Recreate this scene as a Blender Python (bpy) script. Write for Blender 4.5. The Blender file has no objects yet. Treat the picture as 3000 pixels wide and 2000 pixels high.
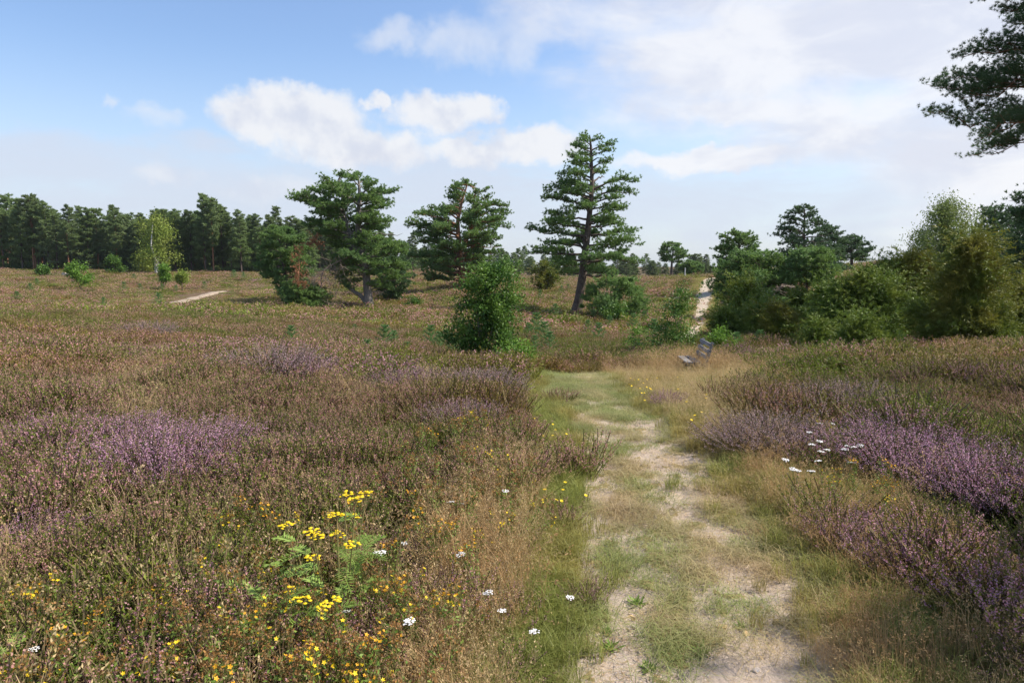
import bpy, math, random
import numpy as np

# ------------------------------------------------------------------ camera, sky, sun, exposure
scene = bpy.context.scene
COL = scene.collection
EYE, PITCH = 1.75, math.radians(6.3)
cam_data = bpy.data.cameras.new('camera'); cam_data.lens = 24; cam_data.sensor_width = 36
cam_data.clip_start = 0.05; cam_data.clip_end = 6000
cam = bpy.data.objects.new('camera', cam_data); COL.objects.link(cam)
cam.location = (0, 0, EYE); cam.rotation_euler = (math.pi/2 - PITCH, 0, 0)
scene.camera = cam
scene.view_settings.view_transform = 'Standard'; scene.view_settings.look = 'None'
scene.view_settings.gamma = 1; scene.view_settings.exposure = 0.62
SUN_EL, SUN_DIR = math.radians(48), (0.98, 0.06)          # direction on the ground towards the sun
SUN_AZ = math.atan2(SUN_DIR[0], SUN_DIR[1])                # clockwise from +Y
sun_data = bpy.data.lights.new('sun', 'SUN'); sun_data.energy = 4.8; sun_data.angle = math.radians(0.6)
sun_data.color = (1.0, 0.93, 0.82)
sun = bpy.data.objects.new('sun', sun_data); COL.objects.link(sun)
sun.rotation_euler = (math.pi/2 - SUN_EL, 0, -SUN_AZ + math.pi)
world = bpy.data.worlds.new('World'); scene.world = world; world.use_nodes = True
scene.cycles.max_bounces = 6; scene.cycles.diffuse_bounces = 3; scene.cycles.transmission_bounces = 4
scene.cycles.transparent_max_bounces = 4; scene.cycles.use_denoising = True
scene.render.use_persistent_data = False

def ray(u, v):
    """direction (scaled to y=1) through a point of the photograph measured on a 2352x1568 copy"""
    cx, cy = (u-1176)/1568, (784-v)/1568
    dy = math.cos(PITCH) + cy*math.sin(PITCH); dz = -math.sin(PITCH) + cy*math.cos(PITCH)
    return cx/dy, dz/dy
def P(u, v, Y):
    a, b = ray(u, v); return (a*Y, Y, EYE + b*Y)

def build_sky():
    nt = world.node_tree; N = nt.nodes; L = nt.links; N.clear()
    out = N.new('ShaderNodeOutputWorld'); bg = N.new('ShaderNodeBackground'); L.new(bg.outputs[0], out.inputs[0])
    sky = N.new('ShaderNodeTexSky'); sky.sky_type = 'NISHITA'; sky.sun_disc = False
    sky.sun_elevation = SUN_EL; sky.sun_rotation = SUN_AZ; sky.altitude = 50; sky.air_density = 1.0
    sky.dust_density = 1.2; sky.ozone_density = 2.0
    bg.inputs[1].default_value = 0.15
    tc = N.new('ShaderNodeTexCoord')
    def M(op, a, b=None, c=None, clamp=False):
        n = N.new('ShaderNodeMath'); n.operation = op; n.use_clamp = clamp
        for i, x in enumerate((a, b, c)):
            if x is None: continue
            if isinstance(x, (int, float)): n.inputs[i].default_value = x
            else: L.new(x, n.inputs[i])
        return n.outputs[0]
    sp = N.new('ShaderNodeSeparateXYZ'); L.new(tc.outputs['Generated'], sp.inputs[0])
    az = M('ARCTAN2', sp.outputs[0], sp.outputs[1]); el = M('ARCSINE', sp.outputs[2])
    cmb = N.new('ShaderNodeCombineXYZ'); L.new(az, cmb.inputs[0]); L.new(el, cmb.inputs[1])
    def noise(scale, detail, rough, stretch=1.0, off=0.0, dist=0.0):
        mp = N.new('ShaderNodeMapping'); mp.inputs['Scale'].default_value = (1, stretch, 1)
        mp.inputs['Location'].default_value = (off, off*0.7, off)
        L.new(cmb.outputs[0], mp.inputs[0])
        n = N.new('ShaderNodeTexNoise'); n.inputs['Scale'].default_value = scale
        n.inputs['Detail'].default_value = detail; n.inputs['Roughness'].default_value = rough
        n.inputs['Distortion'].default_value = dist
        L.new(mp.outputs[0], n.inputs[0]); return n.outputs[0]
    n1 = noise(9, 12, 0.64); n2 = noise(3.2, 8, 0.6, 2.6, 3.1, 0.3); n3 = noise(22, 6, 0.55, 1.0, 7.3)
    wx = M('MULTIPLY_ADD', M('SUBTRACT', noise(14, 5, .6, 1, 5.0), .5), 0.10, az)
    wy = M('MULTIPLY_ADD', M('SUBTRACT', noise(14, 5, .6, 1, 9.0), .5), 0.07, el)
    def blobs(lst):
        tot = None
        for (u, v, ru, rv) in lst:
            a, b = ray(u, v); ca = math.atan2(a, 1); ce = math.atan2(b, math.hypot(a, 1))
            k = math.cos(ca)/1568*math.cos(ca)
            dx = M('DIVIDE', M('SUBTRACT', wx, ca), ru*k); dy = M('DIVIDE', M('SUBTRACT', wy, ce), rv/1568*math.cos(ca))
            d = M('SUBTRACT', 1.0, M('ADD', M('MULTIPLY', dx, dx), M('MULTIPLY', dy, dy)))
            tot = d if tot is None else M('SMOOTH_MAX', tot, d, 0.35)
        return tot
    def ramp(x, lo, hi):
        n = N.new('ShaderNodeMapRange'); n.interpolation_type = 'SMOOTHSTEP'
        L.new(x, n.inputs[0]); n.inputs[1].default_value = lo; n.inputs[2].default_value = hi; return n.outputs[0]
    # crisp cumulus heads
    cum = blobs([(600, 268, 130, 62), (700, 270, 160, 66), (1010, 262, 140, 56), (1080, 250, 80, 46), (860, 345, 220, 50), (1050, 345, 150, 36),
                 (1240, 335, 170, 46), (860, 232, 40, 24)])
    puff = blobs([(890, 88, 60, 34), (1100, 90, 130, 52), (1000, 85, 60, 36), (1190, 110, 70, 50), (355, 270, 65, 28), (400, 405, 70, 22), (640, 440, 130, 32), (250, 232, 26, 14)])
    pass
    cum_m = ramp(M('ADD', cum, M('MULTIPLY', M('SUBTRACT', n1, .5), 2.5)), -0.2, 0.75)
    puff_m = M('MULTIPLY', ramp(M('ADD', puff, M('MULTIPLY', M('SUBTRACT', n1, .5), 3.0)), -0.7, 1.6), .62)
    cum_m = M('MAXIMUM', cum_m, puff_m)
    # soft broken sheet over the right-hand half of the view
    sheet = blobs([(1900, 90, 680, 200), (1450, 10, 330, 110), (1560, 110, 260, 70), (2050, 260, 480, 120), (2300, 120, 420, 420), (1700, 250, 160, 50), (1650, 370, 260, 26), (3400, 0, 1400, 900)])
    sheet_m = ramp(M('ADD', sheet, M('MULTIPLY', M('SUBTRACT', n2, .5), 2.6)), -0.35, .85)
    thin = blobs([(200, 360, 620, 70), (1100, 470, 1500, 120), (2200, 430, 700, 170)])
    thin_m = M('MULTIPLY', ramp(M('ADD', thin, M('MULTIPLY', M('SUBTRACT', noise(4.5, 8, .6, 4.5, 1.7, .4), .5), 3.0)), -0.2, 1.2), 0.75)
    wide = M('MULTIPLY', ramp(n2, .45, .75), ramp(M('ABSOLUTE', az), .95, 1.3))
    cum_m = M('MULTIPLY', cum_m, 0.92)
    sheet_m = M('MULTIPLY', sheet_m, 0.9)
    # colours in the sky texture's own units
    def mix(f, a, b):
        n = N.new('ShaderNodeMix'); n.data_type = 'RGBA'
        L.new(f, n.inputs[0])
        for i, x in ((6, a), (7, b)):
            if isinstance(x, tuple): n.inputs[i].default_value = (*x, 1)
            else: L.new(x, n.inputs[i])
        return n.outputs[2]
    hs = N.new('ShaderNodeHueSaturation'); hs.inputs['Hue'].default_value = .504; hs.inputs['Saturation'].default_value = SKY_SAT; hs.inputs['Value'].default_value = SKY_VAL
    L.new(sky.outputs[0], hs.inputs['Color'])
    base = mix(M('MULTIPLY', ramp(el, .30, .0), .70), hs.outputs[0], SKY_HORIZON)
    c = mix(thin_m, base, CLOUD_THIN)
    c = mix(M('MULTIPLY', wide, .7), c, CLOUD_SHEET)
    c = mix(sheet_m, c, mix(ramp(noise(5.5, 9, .62, 2.2, 4.4, .5), .38, .62), (3.3, 3.42, 3.85), (4.1, 4.12, 4.25)))
    shade = ramp(M('ADD', n3, M('MULTIPLY', M('SUBTRACT', el, .1), .8)), .35, .65)
    c = mix(cum_m, c, mix(shade, CLOUD_LOW, CLOUD_HIGH))
    L.new(c, bg.inputs[0])
SKY_SAT, SKY_VAL = 1.06, .92
SKY_HORIZON = (2.95, 3.3, 3.85); CLOUD_THIN = (2.95, 3.2, 3.75); CLOUD_SHEET = (3.45, 3.55, 3.95)
CLOUD_LOW = (3.1, 3.25, 3.7); CLOUD_HIGH = (3.95, 3.98, 4.1)
build_sky()

# ------------------------------------------------------------------ noise and terrain
rng = np.random.default_rng(7); random.seed(7)
_perm = np.random.default_rng(99).random((256, 256))
def vnoise(x, y):
    xi = np.floor(x).astype(int); yi = np.floor(y).astype(int); fx = x-xi; fy = y-yi
    fx = fx*fx*(3-2*fx); fy = fy*fy*(3-2*fy)
    g = lambda a, b: _perm[a & 255, b & 255]
    return (g(xi, yi)*(1-fx)+g(xi+1, yi)*fx)*(1-fy) + (g(xi, yi+1)*(1-fx)+g(xi+1, yi+1)*fx)*fy
def fbm(x, y, oct=4, off=0.0):
    x = np.asarray(x, float)+off; y = np.asarray(y, float)+off*1.7; s = 0; a = .5; t = 0
    for _ in range(oct):
        s = s + a*vnoise(x, y); t += a; a *= .5; x = x*2.03+17.1; y = y*2.03+5.3
    return s/t
CT = [(-8, -6, 0), (0, -6, 0), (8, -6, .1), (-3, 2, 0), (0, 2, 0), (1, 3, 0), (3, 3, .05), (.5, 6, -.02), (1.2, 9, -.1), (-4, 6, .03), (-6, 9, .05),
      (-11, 13, .02), (4, 7, .07), (6, 9, .08), (1.2, 12, -.25), (-.5, 9.5, -.12), (-3, 12, -.18), (-12.5, 18, -.15), (-7, 15, -.2), (3, 10, -.12),
      (4.1, 14.5, -.62), (6, 11, 0), (9, 13, -.1), (12, 10, .1), (-20, 10, .1), (20, 5, .3),
      (0, 300, -1), (-300, 350, 0), (300, 350, 0), (0, 1500, 0), (-1500, 1500, 0), (1500, 1500, 0), (-1500, 0, 0), (1500, 0, 0), (0, -400, 0),
      (60, 165, -.5), (140, 190, 0), (40, 150, -1.5)]
CT += [P(*q) for q in [(1110, 845, 20), (1330, 725, 53), (845, 710, 60), (1075, 655, 90), (1000, 760, 38), (1400, 800, 26), (1560, 780, 32),
       (1610, 745, 42), (1620, 690, 62), (1640, 637, 100), (1300, 655, 110), (1400, 642, 150), (800, 640, 130), (300, 624, 160), (0, 621, 160),
       (600, 628, 160), (300, 680, 90), (300, 715, 50), (100, 738, 28), (600, 722, 46), (480, 765, 24), (700, 790, 22), (1700, 765, 29), (1800, 740, 38),
       (1900, 640, 70), (1830, 662, 58), (2000, 608, 110), (2350, 605, 110), (1760, 632, 85), (2100, 812, 17), (2350, 812, 17), (1950, 795, 20), (2300, 700, 40), (2300, 630, 75), (1500, 650, 90)]]
CT = np.array(CT)
def _w(x, y): return np.arcsinh(np.asarray(x, float)/9), np.arcsinh(np.asarray(y, float)/9)
def _phi(r2): return np.where(r2 > 1e-12, r2*np.log(np.maximum(r2, 1e-12)), 0)
cxw, cyw = _w(CT[:, 0], CT[:, 1]); n = len(CT)
A = np.zeros((n+3, n+3)); A[:n, :n] = _phi((cxw[:, None]-cxw)**2+(cyw[:, None]-cyw)**2) + np.eye(n)*0.002
A[:n, n] = 1; A[:n, n+1] = cxw; A[:n, n+2] = cyw; A[n:, :n] = A[:n, n:].T
RB = np.linalg.solve(A, np.concatenate([CT[:, 2], np.zeros(3)]))
def zt(x, y):
    x = np.atleast_1d(np.asarray(x, float)); y = np.atleast_1d(np.asarray(y, float)); sh = x.shape
    x = x.ravel(); y = y.ravel(); out = np.empty(len(x))
    for i in range(0, len(x), 20000):
        a, b = _w(x[i:i+20000], y[i:i+20000])
        out[i:i+20000] = _phi((a[:, None]-cxw)**2+(b[:, None]-cyw)**2) @ RB[:n] + RB[n] + RB[n+1]*a + RB[n+2]*b
    d = np.hypot(x, y)
    out += (fbm(x/1.3, y/1.3, 3)-.5)*.06 + (fbm(x/7, y/7, 2, 4)-.5)*.22*np.clip((d-10)/25, 0, 1)
    return out.reshape(sh)
def zt1(x, y): return float(zt(x, y)[0])
def G(u, v, h=0.0, lo=1.5, hi=260):
    """ground point (or the point h above it) seen at a place of the photograph"""
    a, b = ray(u, v); Y = np.geomspace(lo, hi, 900); z = EYE+b*Y; g = zt(a*Y, Y)+h
    k = np.argmax(z < g)
    if not (z < g).any(): k = len(Y)-1
    return np.array([a*Y[k], Y[k], zt1(a*Y[k], Y[k])])

# ------------------------------------------------------------------ mesh builder and tagging
class Geo:
    def __init__(s): s.V = []; s.F = []; s.n = 0
    def add(s, V, F, mat=0, smooth=False):
        V = np.asarray(V, float).reshape(-1, 3); F = np.asarray(F, int)
        if len(F) == 0: return
        s.V.append(V); s.F.append((F+s.n, mat, smooth)); s.n += len(V)
    def mesh(s, name, mats):
        me = bpy.data.meshes.new(name); V = np.concatenate(s.V).astype(np.float32)
        me.vertices.add(len(V)); me.vertices.foreach_set('co', V.ravel())
        nl = sum(f[0].size for f in s.F); npy = sum(len(f[0]) for f in s.F)
        me.loops.add(nl); me.polygons.add(npy)
        me.loops.foreach_set('vertex_index', np.concatenate([f[0].ravel() for f in s.F]).astype(np.int32))
        tot = np.concatenate([np.full(len(f[0]), f[0].shape[1]) for f in s.F])
        me.polygons.foreach_set('loop_start', np.concatenate([[0], np.cumsum(tot)[:-1]]).astype(np.int32))
        me.polygons.foreach_set('material_index', np.concatenate([np.full(len(f[0]), f[1]) for f in s.F]).astype(np.int32))
        me.polygons.foreach_set('use_smooth', np.concatenate([np.full(len(f[0]), f[2]) for f in s.F]))
        for m in mats: me.materials.append(m)
        me.update(calc_edges=True); me.validate(); return me
    def build(s, name, mats, parent=None, loc=None):
        o = bpy.data.objects.new(name, s.mesh(name, mats)); COL.objects.link(o)
        if parent is not None: o.parent = parent
        if loc is not None: o.location = loc
        return o
def unit(a): return a/np.maximum(np.linalg.norm(a, axis=-1, keepdims=True), 1e-9)
def blades(g, C, D, W, mat=0, quad=False, tip=.55):
    """thin leaf-like faces: centre C, extent D, half width W (all n x 3)"""
    n = len(C)
    if quad:
        M_ = C+D*tip*.6
        V = np.stack([C, M_+W, C+D, M_-W], 1).reshape(-1, 3); F = np.arange(4*n).reshape(n, 4)
    else:
        V = np.stack([C-W, C+W, C+D], 1).reshape(-1, 3); F = np.arange(3*n).reshape(n, 3)
    g.add(V, F, mat)
def tube(g, pts, rad, sides=5, mat=0, cap=True):
    pts = np.asarray(pts, float); rad = np.broadcast_to(np.asarray(rad, float), (len(pts),))
    T = unit(np.gradient(pts, axis=0)); up = np.array([0, 0, 1.]) if abs(T[0, 2]) < .9 else np.array([1., 0, 0])
    A_ = unit(np.cross(T, up)); B_ = np.cross(T, A_); th = np.linspace(0, 2*np.pi, sides, endpoint=False)
    V = pts[:, None]+rad[:, None, None]*(np.cos(th)[None, :, None]*A_[:, None]+np.sin(th)[None, :, None]*B_[:, None])
    k = len(pts); i = np.arange(k-1)[:, None]*sides; j = np.arange(sides)[None]; j2 = (j+1) % sides
    F = np.stack([i+j, i+j2, i+sides+j2, i+sides+j], -1).reshape(-1, 4)
    g.add(V.reshape(-1, 3), F, mat, True)
def box(g, c, half, R=None, mat=0, bev=0.0):
    s = np.array([[x, y, z] for x in (-1, 1) for y in (-1, 1) for z in (-1, 1)], float)*half
    if R is not None: s = s@np.asarray(R).T
    g.add(s+np.asarray(c), [[0, 1, 3, 2], [4, 6, 7, 5], [0, 4, 5, 1], [2, 3, 7, 6], [0, 2, 6, 4], [1, 5, 7, 3]], mat)
def tag(o, label=None, cat=None, group=None, kind=None):
    if label: o['label'] = label
    if cat: o['category'] = cat
    if group: o['group'] = group
    if kind: o['kind'] = kind
    return o
def empty(name, loc, rz=0, s=1):
    o = bpy.data.objects.new(name, None); COL.objects.link(o); o.location = tuple(map(float, loc)); o.rotation_euler = (0, 0, rz)
    o.scale = (s, s, s); o.empty_display_size = .1; return o
def copy_tree(o, parent=None):
    c = o.copy(); COL.objects.link(c); c.parent = parent
    for ch in o.children: copy_tree(ch, c)
    return c

# ------------------------------------------------------------------ materials
def new_mat(name):
    m = bpy.data.materials.new(name); m.use_nodes = True; nt = m.node_tree; nt.nodes.clear(); return m, nt
def leaf_mat(name, c1, c2, trans=.35, noise_scale=.0, c3=None, rough=.55, island=True, attr=None, spec=.3, obj_var=.0):
    """foliage: two greens picked per leaf, a third mixed in by a slow noise or by an attribute of the instancing point"""
    m, nt = new_mat(name); N = nt.nodes; L = nt.links
    out = N.new('ShaderNodeOutputMaterial'); geo = N.new('ShaderNodeNewGeometry')
    mx = N.new('ShaderNodeMix'); mx.data_type = 'RGBA'; mx.inputs[6].default_value = (*c1, 1); mx.inputs[7].default_value = (*c2, 1)
    L.new(geo.outputs['Random Per Island'], mx.inputs[0]); col = mx.outputs[2]
    if c3 is not None:
        m3 = N.new('ShaderNodeMix'); m3.data_type = 'RGBA'; m3.inputs[7].default_value = (*c3, 1); L.new(col, m3.inputs[6])
        if attr:
            at = N.new('ShaderNodeAttribute'); at.attribute_type = 'INSTANCER'; at.attribute_name = attr
            L.new(at.outputs['Fac'], m3.inputs[0])
        else:
            tn = N.new('ShaderNodeTexNoise'); tn.inputs['Scale'].default_value = noise_scale; tn.inputs['Detail'].default_value = 3
            L.new(geo.outputs['Position'], tn.inputs['Vector'])
            mr = N.new('ShaderNodeMapRange'); mr.inputs[1].default_value = .42; mr.inputs[2].default_value = .66; L.new(tn.outputs[0], mr.inputs[0])
            L.new(mr.outputs[0], m3.inputs[0])
        col = m3.outputs[2]
    oi = N.new('ShaderNodeObjectInfo'); hv = N.new('ShaderNodeHueSaturation')
    mr2 = N.new('ShaderNodeMapRange'); mr2.inputs[3].default_value = 1-obj_var; mr2.inputs[4].default_value = 1+obj_var
    L.new(oi.outputs['Random'], mr2.inputs[0]); L.new(mr2.outputs[0], hv.inputs['Value']); L.new(col, hv.inputs['Color']); col = hv.outputs[0]
    bs = N.new('ShaderNodeBsdfPrincipled'); bs.inputs['Roughness'].default_value = rough; bs.inputs['Specular IOR Level'].default_value = spec
    L.new(col, bs.inputs['Base Color'])
    tr = N.new('ShaderNodeBsdfTranslucent'); L.new(col, tr.inputs['Color'])
    ms = N.new('ShaderNodeMixShader'); ms.inputs[0].default_value = trans
    L.new(bs.outputs[0], ms.inputs[1]); L.new(tr.outputs[0], ms.inputs[2]); L.new(ms.outputs[0], out.inputs[0])
    return m
def rough_mat(name, c1, c2, scale=6, bump=.3, stretch=(1, 1, 1), rough=.85, c3=None, coord='Object'):
    m, nt = new_mat(name); N = nt.nodes; L = nt.links
    out = N.new('ShaderNodeOutputMaterial'); bs = N.new('ShaderNodeBsdfPrincipled'); L.new(bs.outputs[0], out.inputs[0])
    bs.inputs['Roughness'].default_value = rough; bs.inputs['Specular IOR Level'].default_value = .25
    tc = N.new('ShaderNodeTexCoord'); mp = N.new('ShaderNodeMapping'); mp.inputs['Scale'].default_value = stretch
    L.new(tc.outputs[coord], mp.inputs[0]); tn = N.new('ShaderNodeTexNoise'); tn.inputs['Scale'].default_value = scale; tn.inputs['Detail'].default_value = 8
    tn.inputs['Roughness'].default_value = .65; L.new(mp.outputs[0], tn.inputs['Vector'])
    cr = N.new('ShaderNodeValToRGB'); cr.color_ramp.elements[0].position = .35; cr.color_ramp.elements[1].position = .65
    cr.color_ramp.elements[0].color = (*c1, 1); cr.color_ramp.elements[1].color = (*c2, 1); L.new(tn.outputs[0], cr.inputs[0]); col = cr.outputs[0]
    if c3 is not None:
        t2 = N.new('ShaderNodeTexNoise'); t2.inputs['Scale'].default_value = scale*.22; t2.inputs['Detail'].default_value = 4; L.new(tc.outputs[coord], t2.inputs['Vector'])
        mr = N.new('ShaderNodeMapRange'); mr.inputs[1].default_value = .48; mr.inputs[2].default_value = .6; L.new(t2.outputs[0], mr.inputs[0])
        mx = N.new('ShaderNodeMix'); mx.data_type = 'RGBA'; L.new(mr.outputs[0], mx.inputs[0]); L.new(col, mx.inputs[6]); mx.inputs[7].default_value = (*c3, 1); col = mx.outputs[2]
    L.new(col, bs.inputs['Base Color'])
    bp = N.new('ShaderNodeBump'); bp.inputs['Strength'].default_value = bump; bp.inputs['Distance'].default_value = .05
    L.new(tn.outputs[0], bp.inputs['Height']); L.new(bp.outputs[0], bs.inputs['Normal'])
    return m
M = {}
M['pine'] = leaf_mat('pine_needles', (.11, .20, .045), (.21, .31, .08), .38, .5, (.155, .26, .085))
M['pine_dark'] = leaf_mat('dark_pine_needles', (.06, .12, .042), (.115, .185, .06), .3, .5, (.08, .145, .06))
M['pine_forest'] = leaf_mat('forest_pine_needles', (.12, .19, .055), (.20, .27, .085), .36, .06, (.18, .24, .095), obj_var=.22)
M['pine_young'] = leaf_mat('young_pine_needles', (.10, .20, .06), (.14, .27, .08), .3)
M['birch'] = leaf_mat('birch_leaves', (.17, .25, .035), (.28, .34, .06), .4, .4, (.25, .29, .05))
M['birch_cool'] = leaf_mat('cool_birch_leaves', (.15, .21, .06), (.25, .31, .09), .4)
M['oak'] = leaf_mat('oak_leaves', (.045, .11, .018), (.085, .175, .026), .32, 1.6, (.13, .22, .032), rough=.5, spec=.3)
M['oak_bright'] = leaf_mat('bright_leaves', (.10, .20, .025), (.17, .30, .04), .4)
M['juniper'] = leaf_mat('juniper_needles', (.085, .125, .016), (.165, .205, .026), .28, .9, (.22, .20, .03))
M['juniper_b'] = leaf_mat('juniper_needles_cool', (.08, .14, .02), (.15, .215, .032), .28, 1.1, (.20, .24, .035))
M['dead_needle'] = leaf_mat('dead_needles', (.26, .12, .06), (.38, .19, .09), .3)
M['heath_leaf'] = leaf_mat('heather_leaves', (.11, .16, .018), (.21, .25, .028), .36, attr='warm', c3=(.25, .155, .04), obj_var=.25)
M['heath_flower'] = leaf_mat('heather_flowers', (.46, .215, .18), (.60, .33, .29), .36, attr='bloom', c3=(.58, .29, .42), obj_var=.18)
M['heath_flower_pale'] = leaf_mat('heather_flowers_pale', (.36, .22, .24), (.58, .42, .44), .35)
M['heath_flower_v'] = leaf_mat('heather_flowers_vivid', (.48, .21, .36), (.68, .43, .54), .35)
M['heath_leaf_v'] = leaf_mat('heather_leaves_bush', (.05, .075, .022), (.10, .12, .035), .3)
M['twig'] = rough_mat('heather_twigs', (.10, .075, .035), (.20, .15, .08), 30, .1)
M['straw'] = leaf_mat('dry_grass', (.40, .29, .13), (.64, .50, .27), .4, attr='warm', c3=(.42, .25, .11), obj_var=.2)
M['grass'] = leaf_mat('green_grass', (.17, .21, .04), (.32, .33, .09), .4, attr='warm', c3=(.36, .29, .09), obj_var=.2)
M['grass_short'] = leaf_mat('short_grass', (.17, .22, .05), (.31, .34, .11), .35, attr='warm', c3=(.48, .36, .20), obj_var=.2)
M['yellow'] = leaf_mat('yellow_petals', (.85, .56, .01), (.90, .68, .02), .25)
M['orange'] = leaf_mat('orange_petals', (.75, .33, .01), (.85, .48, .02), .25)
M['rust'] = leaf_mat('rusty_seed_capsules', (.20, .095, .035), (.38, .20, .06), .2)
M['white'] = leaf_mat('white_petals', (.80, .78, .76), (.88, .87, .86), .2)
M['herb'] = leaf_mat('herb_leaves', (.13, .22, .035), (.24, .33, .06), .35)
M['tansy'] = leaf_mat('tansy_leaves', (.17, .27, .045), (.28, .38, .085), .3)
M['stalk'] = leaf_mat('flower_stalks', (.16, .17, .05), (.28, .22, .09), .2)
M['bark'] = rough_mat('pine_bark', (.055, .042, .034), (.16, .12, .095), 5, .9, (3, 3, .7))
M['bark_red'] = rough_mat('red_pine_bark', (.16, .075, .04), (.34, .18, .10), 4, .6, (2, 2, .6))
M['bark_grey'] = rough_mat('grey_bark', (.12, .105, .09), (.27, .24, .21), 6, .8, (3, 3, .6))
M['bark_white'] = rough_mat('birch_bark', (.10, .09, .08), (.66, .64, .60), 3, .3, (1, 1, 4))
M['wood'] = rough_mat('weathered_bench_wood', (.12, .122, .125), (.27, .27, .275), 9, .35, (.6, 9, 9), .75, c3=(.27, .26, .25))
M['dead_wood'] = rough_mat('dead_branches', (.14, .10, .075), (.34, .27, .21), 8, .3)
M['stone'] = rough_mat('stone', (.42, .32, .25), (.66, .56, .48), 14, .4, c3=(.40, .38, .37))
M['stone_ochre'] = rough_mat('ochre_stone', (.50, .33, .15), (.66, .48, .26), 9, .3)
M['post'] = rough_mat('pale_post', (.45, .45, .43), (.6, .6, .58), 9, .1)

# ------------------------------------------------------------------ layout of the path and the verges (world coordinates)
PE = [(2352*0+1568, 1265, 1900), (1400, 1290, 1900), (1300, 1305, 1860), (1200, 1305, 1800), (1100, 1300, 1700), (1000, 1290, 1600), (950, 1270, 1510), (900, 1225, 1450), (872, 1225, 1420)]
_l = np.array([G(l, v)[:2] for v, l, r in PE]); _r = np.array([G(r, v)[:2] for v, l, r in PE])
def xL(y): return np.interp(y, np.r_[-6, 0, _l[:, 1], 17], np.r_[_l[0, 0]+.25, _l[0, 0]+.12, _l[:, 0], _l[-1, 0]+.4])
def xR(y): return np.interp(y, np.r_[-6, 0, _r[:, 1], 17], np.r_[_r[0, 0]-.2, _r[0, 0]-.05, _r[:, 0], _r[-1, 0]+.1])
def strip(us):  # list of (u_left, u_right, v) -> arrays of world xy of both sides
    return np.array([G(a, v)[:2] for a, b, v in us]), np.array([G(b, v)[:2] for a, b, v in us])
farL, farR = strip([(1535, 1580, 800), (1560, 1605, 775), (1584, 1628, 750), (1592, 1632, 714), (1602, 1636, 674), (1612, 1642, 654), (1626, 1650, 639)])
LP = np.array([G(u, v)[:2] for u, v in [(380, 702), (410, 694), (440, 687), (470, 679), (505, 670)]])
def seg_dist(x, y, pl):
    d = np.full(np.shape(x), 1e9)
    for a, b in zip(pl[:-1], pl[1:]):
        ab = b-a; t = np.clip(((x-a[0])*ab[0]+(y-a[1])*ab[1])/(ab@ab), 0, 1)
        d = np.minimum(d, np.hypot(x-a[0]-t*ab[0], y-a[1]-t*ab[1]))
    return d
farC = (farL+farR)/2
farW = np.hypot(*(farR-farL).T)/2
SANDS = [(G(1531, 688), 1.4), (G(1240, 806), .9), (G(1180, 812), .5), (G(622, 703), 1.2), (G(1100, 806), .4), (G(1340, 867), .4), (G(1300, 869), .3)]
def path_amount(x, y):
    """metres inside the near path (negative outside)"""
    j = (fbm(np.asarray(x)*1.8, np.asarray(y)*1.8, 3, 9)-.5)*.35
    return np.where(np.asarray(y) < 14.5, np.minimum(x-xL(y), xR(y)-x)+j, -9)
def bare(x, y):
    """0 grown over .. 1 bare sand, on the path"""
    n_ = .34*fbm(x*2.4, y*1.5, 3, 21)+.66*fbm(x*9.5, y*7, 4, 37); t = np.clip((x-xL(y))/np.maximum(xR(y)-xL(y), .3), 0, 1)
    ridge = .062*np.exp(-((t-.68)/.16)**2)+.06*np.exp(-((t-.2)/.14)**2) + .07*np.clip((4.2-y)/2, 0, 1) - .05*np.clip((y-8.5)/2, 0, 1)
    return np.clip((n_+ridge-.487)*20+2.4*(fbm(x*17, y*14, 3, 3)-.5), 0, 1)**1.0
def far_sand(x, y):
    d = np.full(np.shape(x), -9.)
    for a, b, w0, w1 in zip(farC[:-1], farC[1:], farW[:-1], farW[1:]):
        ab = b-a; t = np.clip(((x-a[0])*ab[0]+(y-a[1])*ab[1])/(ab@ab), 0, 1)
        d = np.maximum(d, w0+(w1-w0)*t-np.hypot(x-a[0]-t*ab[0], y-a[1]-t*ab[1]))
    d = np.maximum(d, .7-seg_dist(x, y, LP))
    for c, r in SANDS: d = np.maximum(d, r-np.hypot(x-c[0], y-c[1]))
    return d

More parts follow.
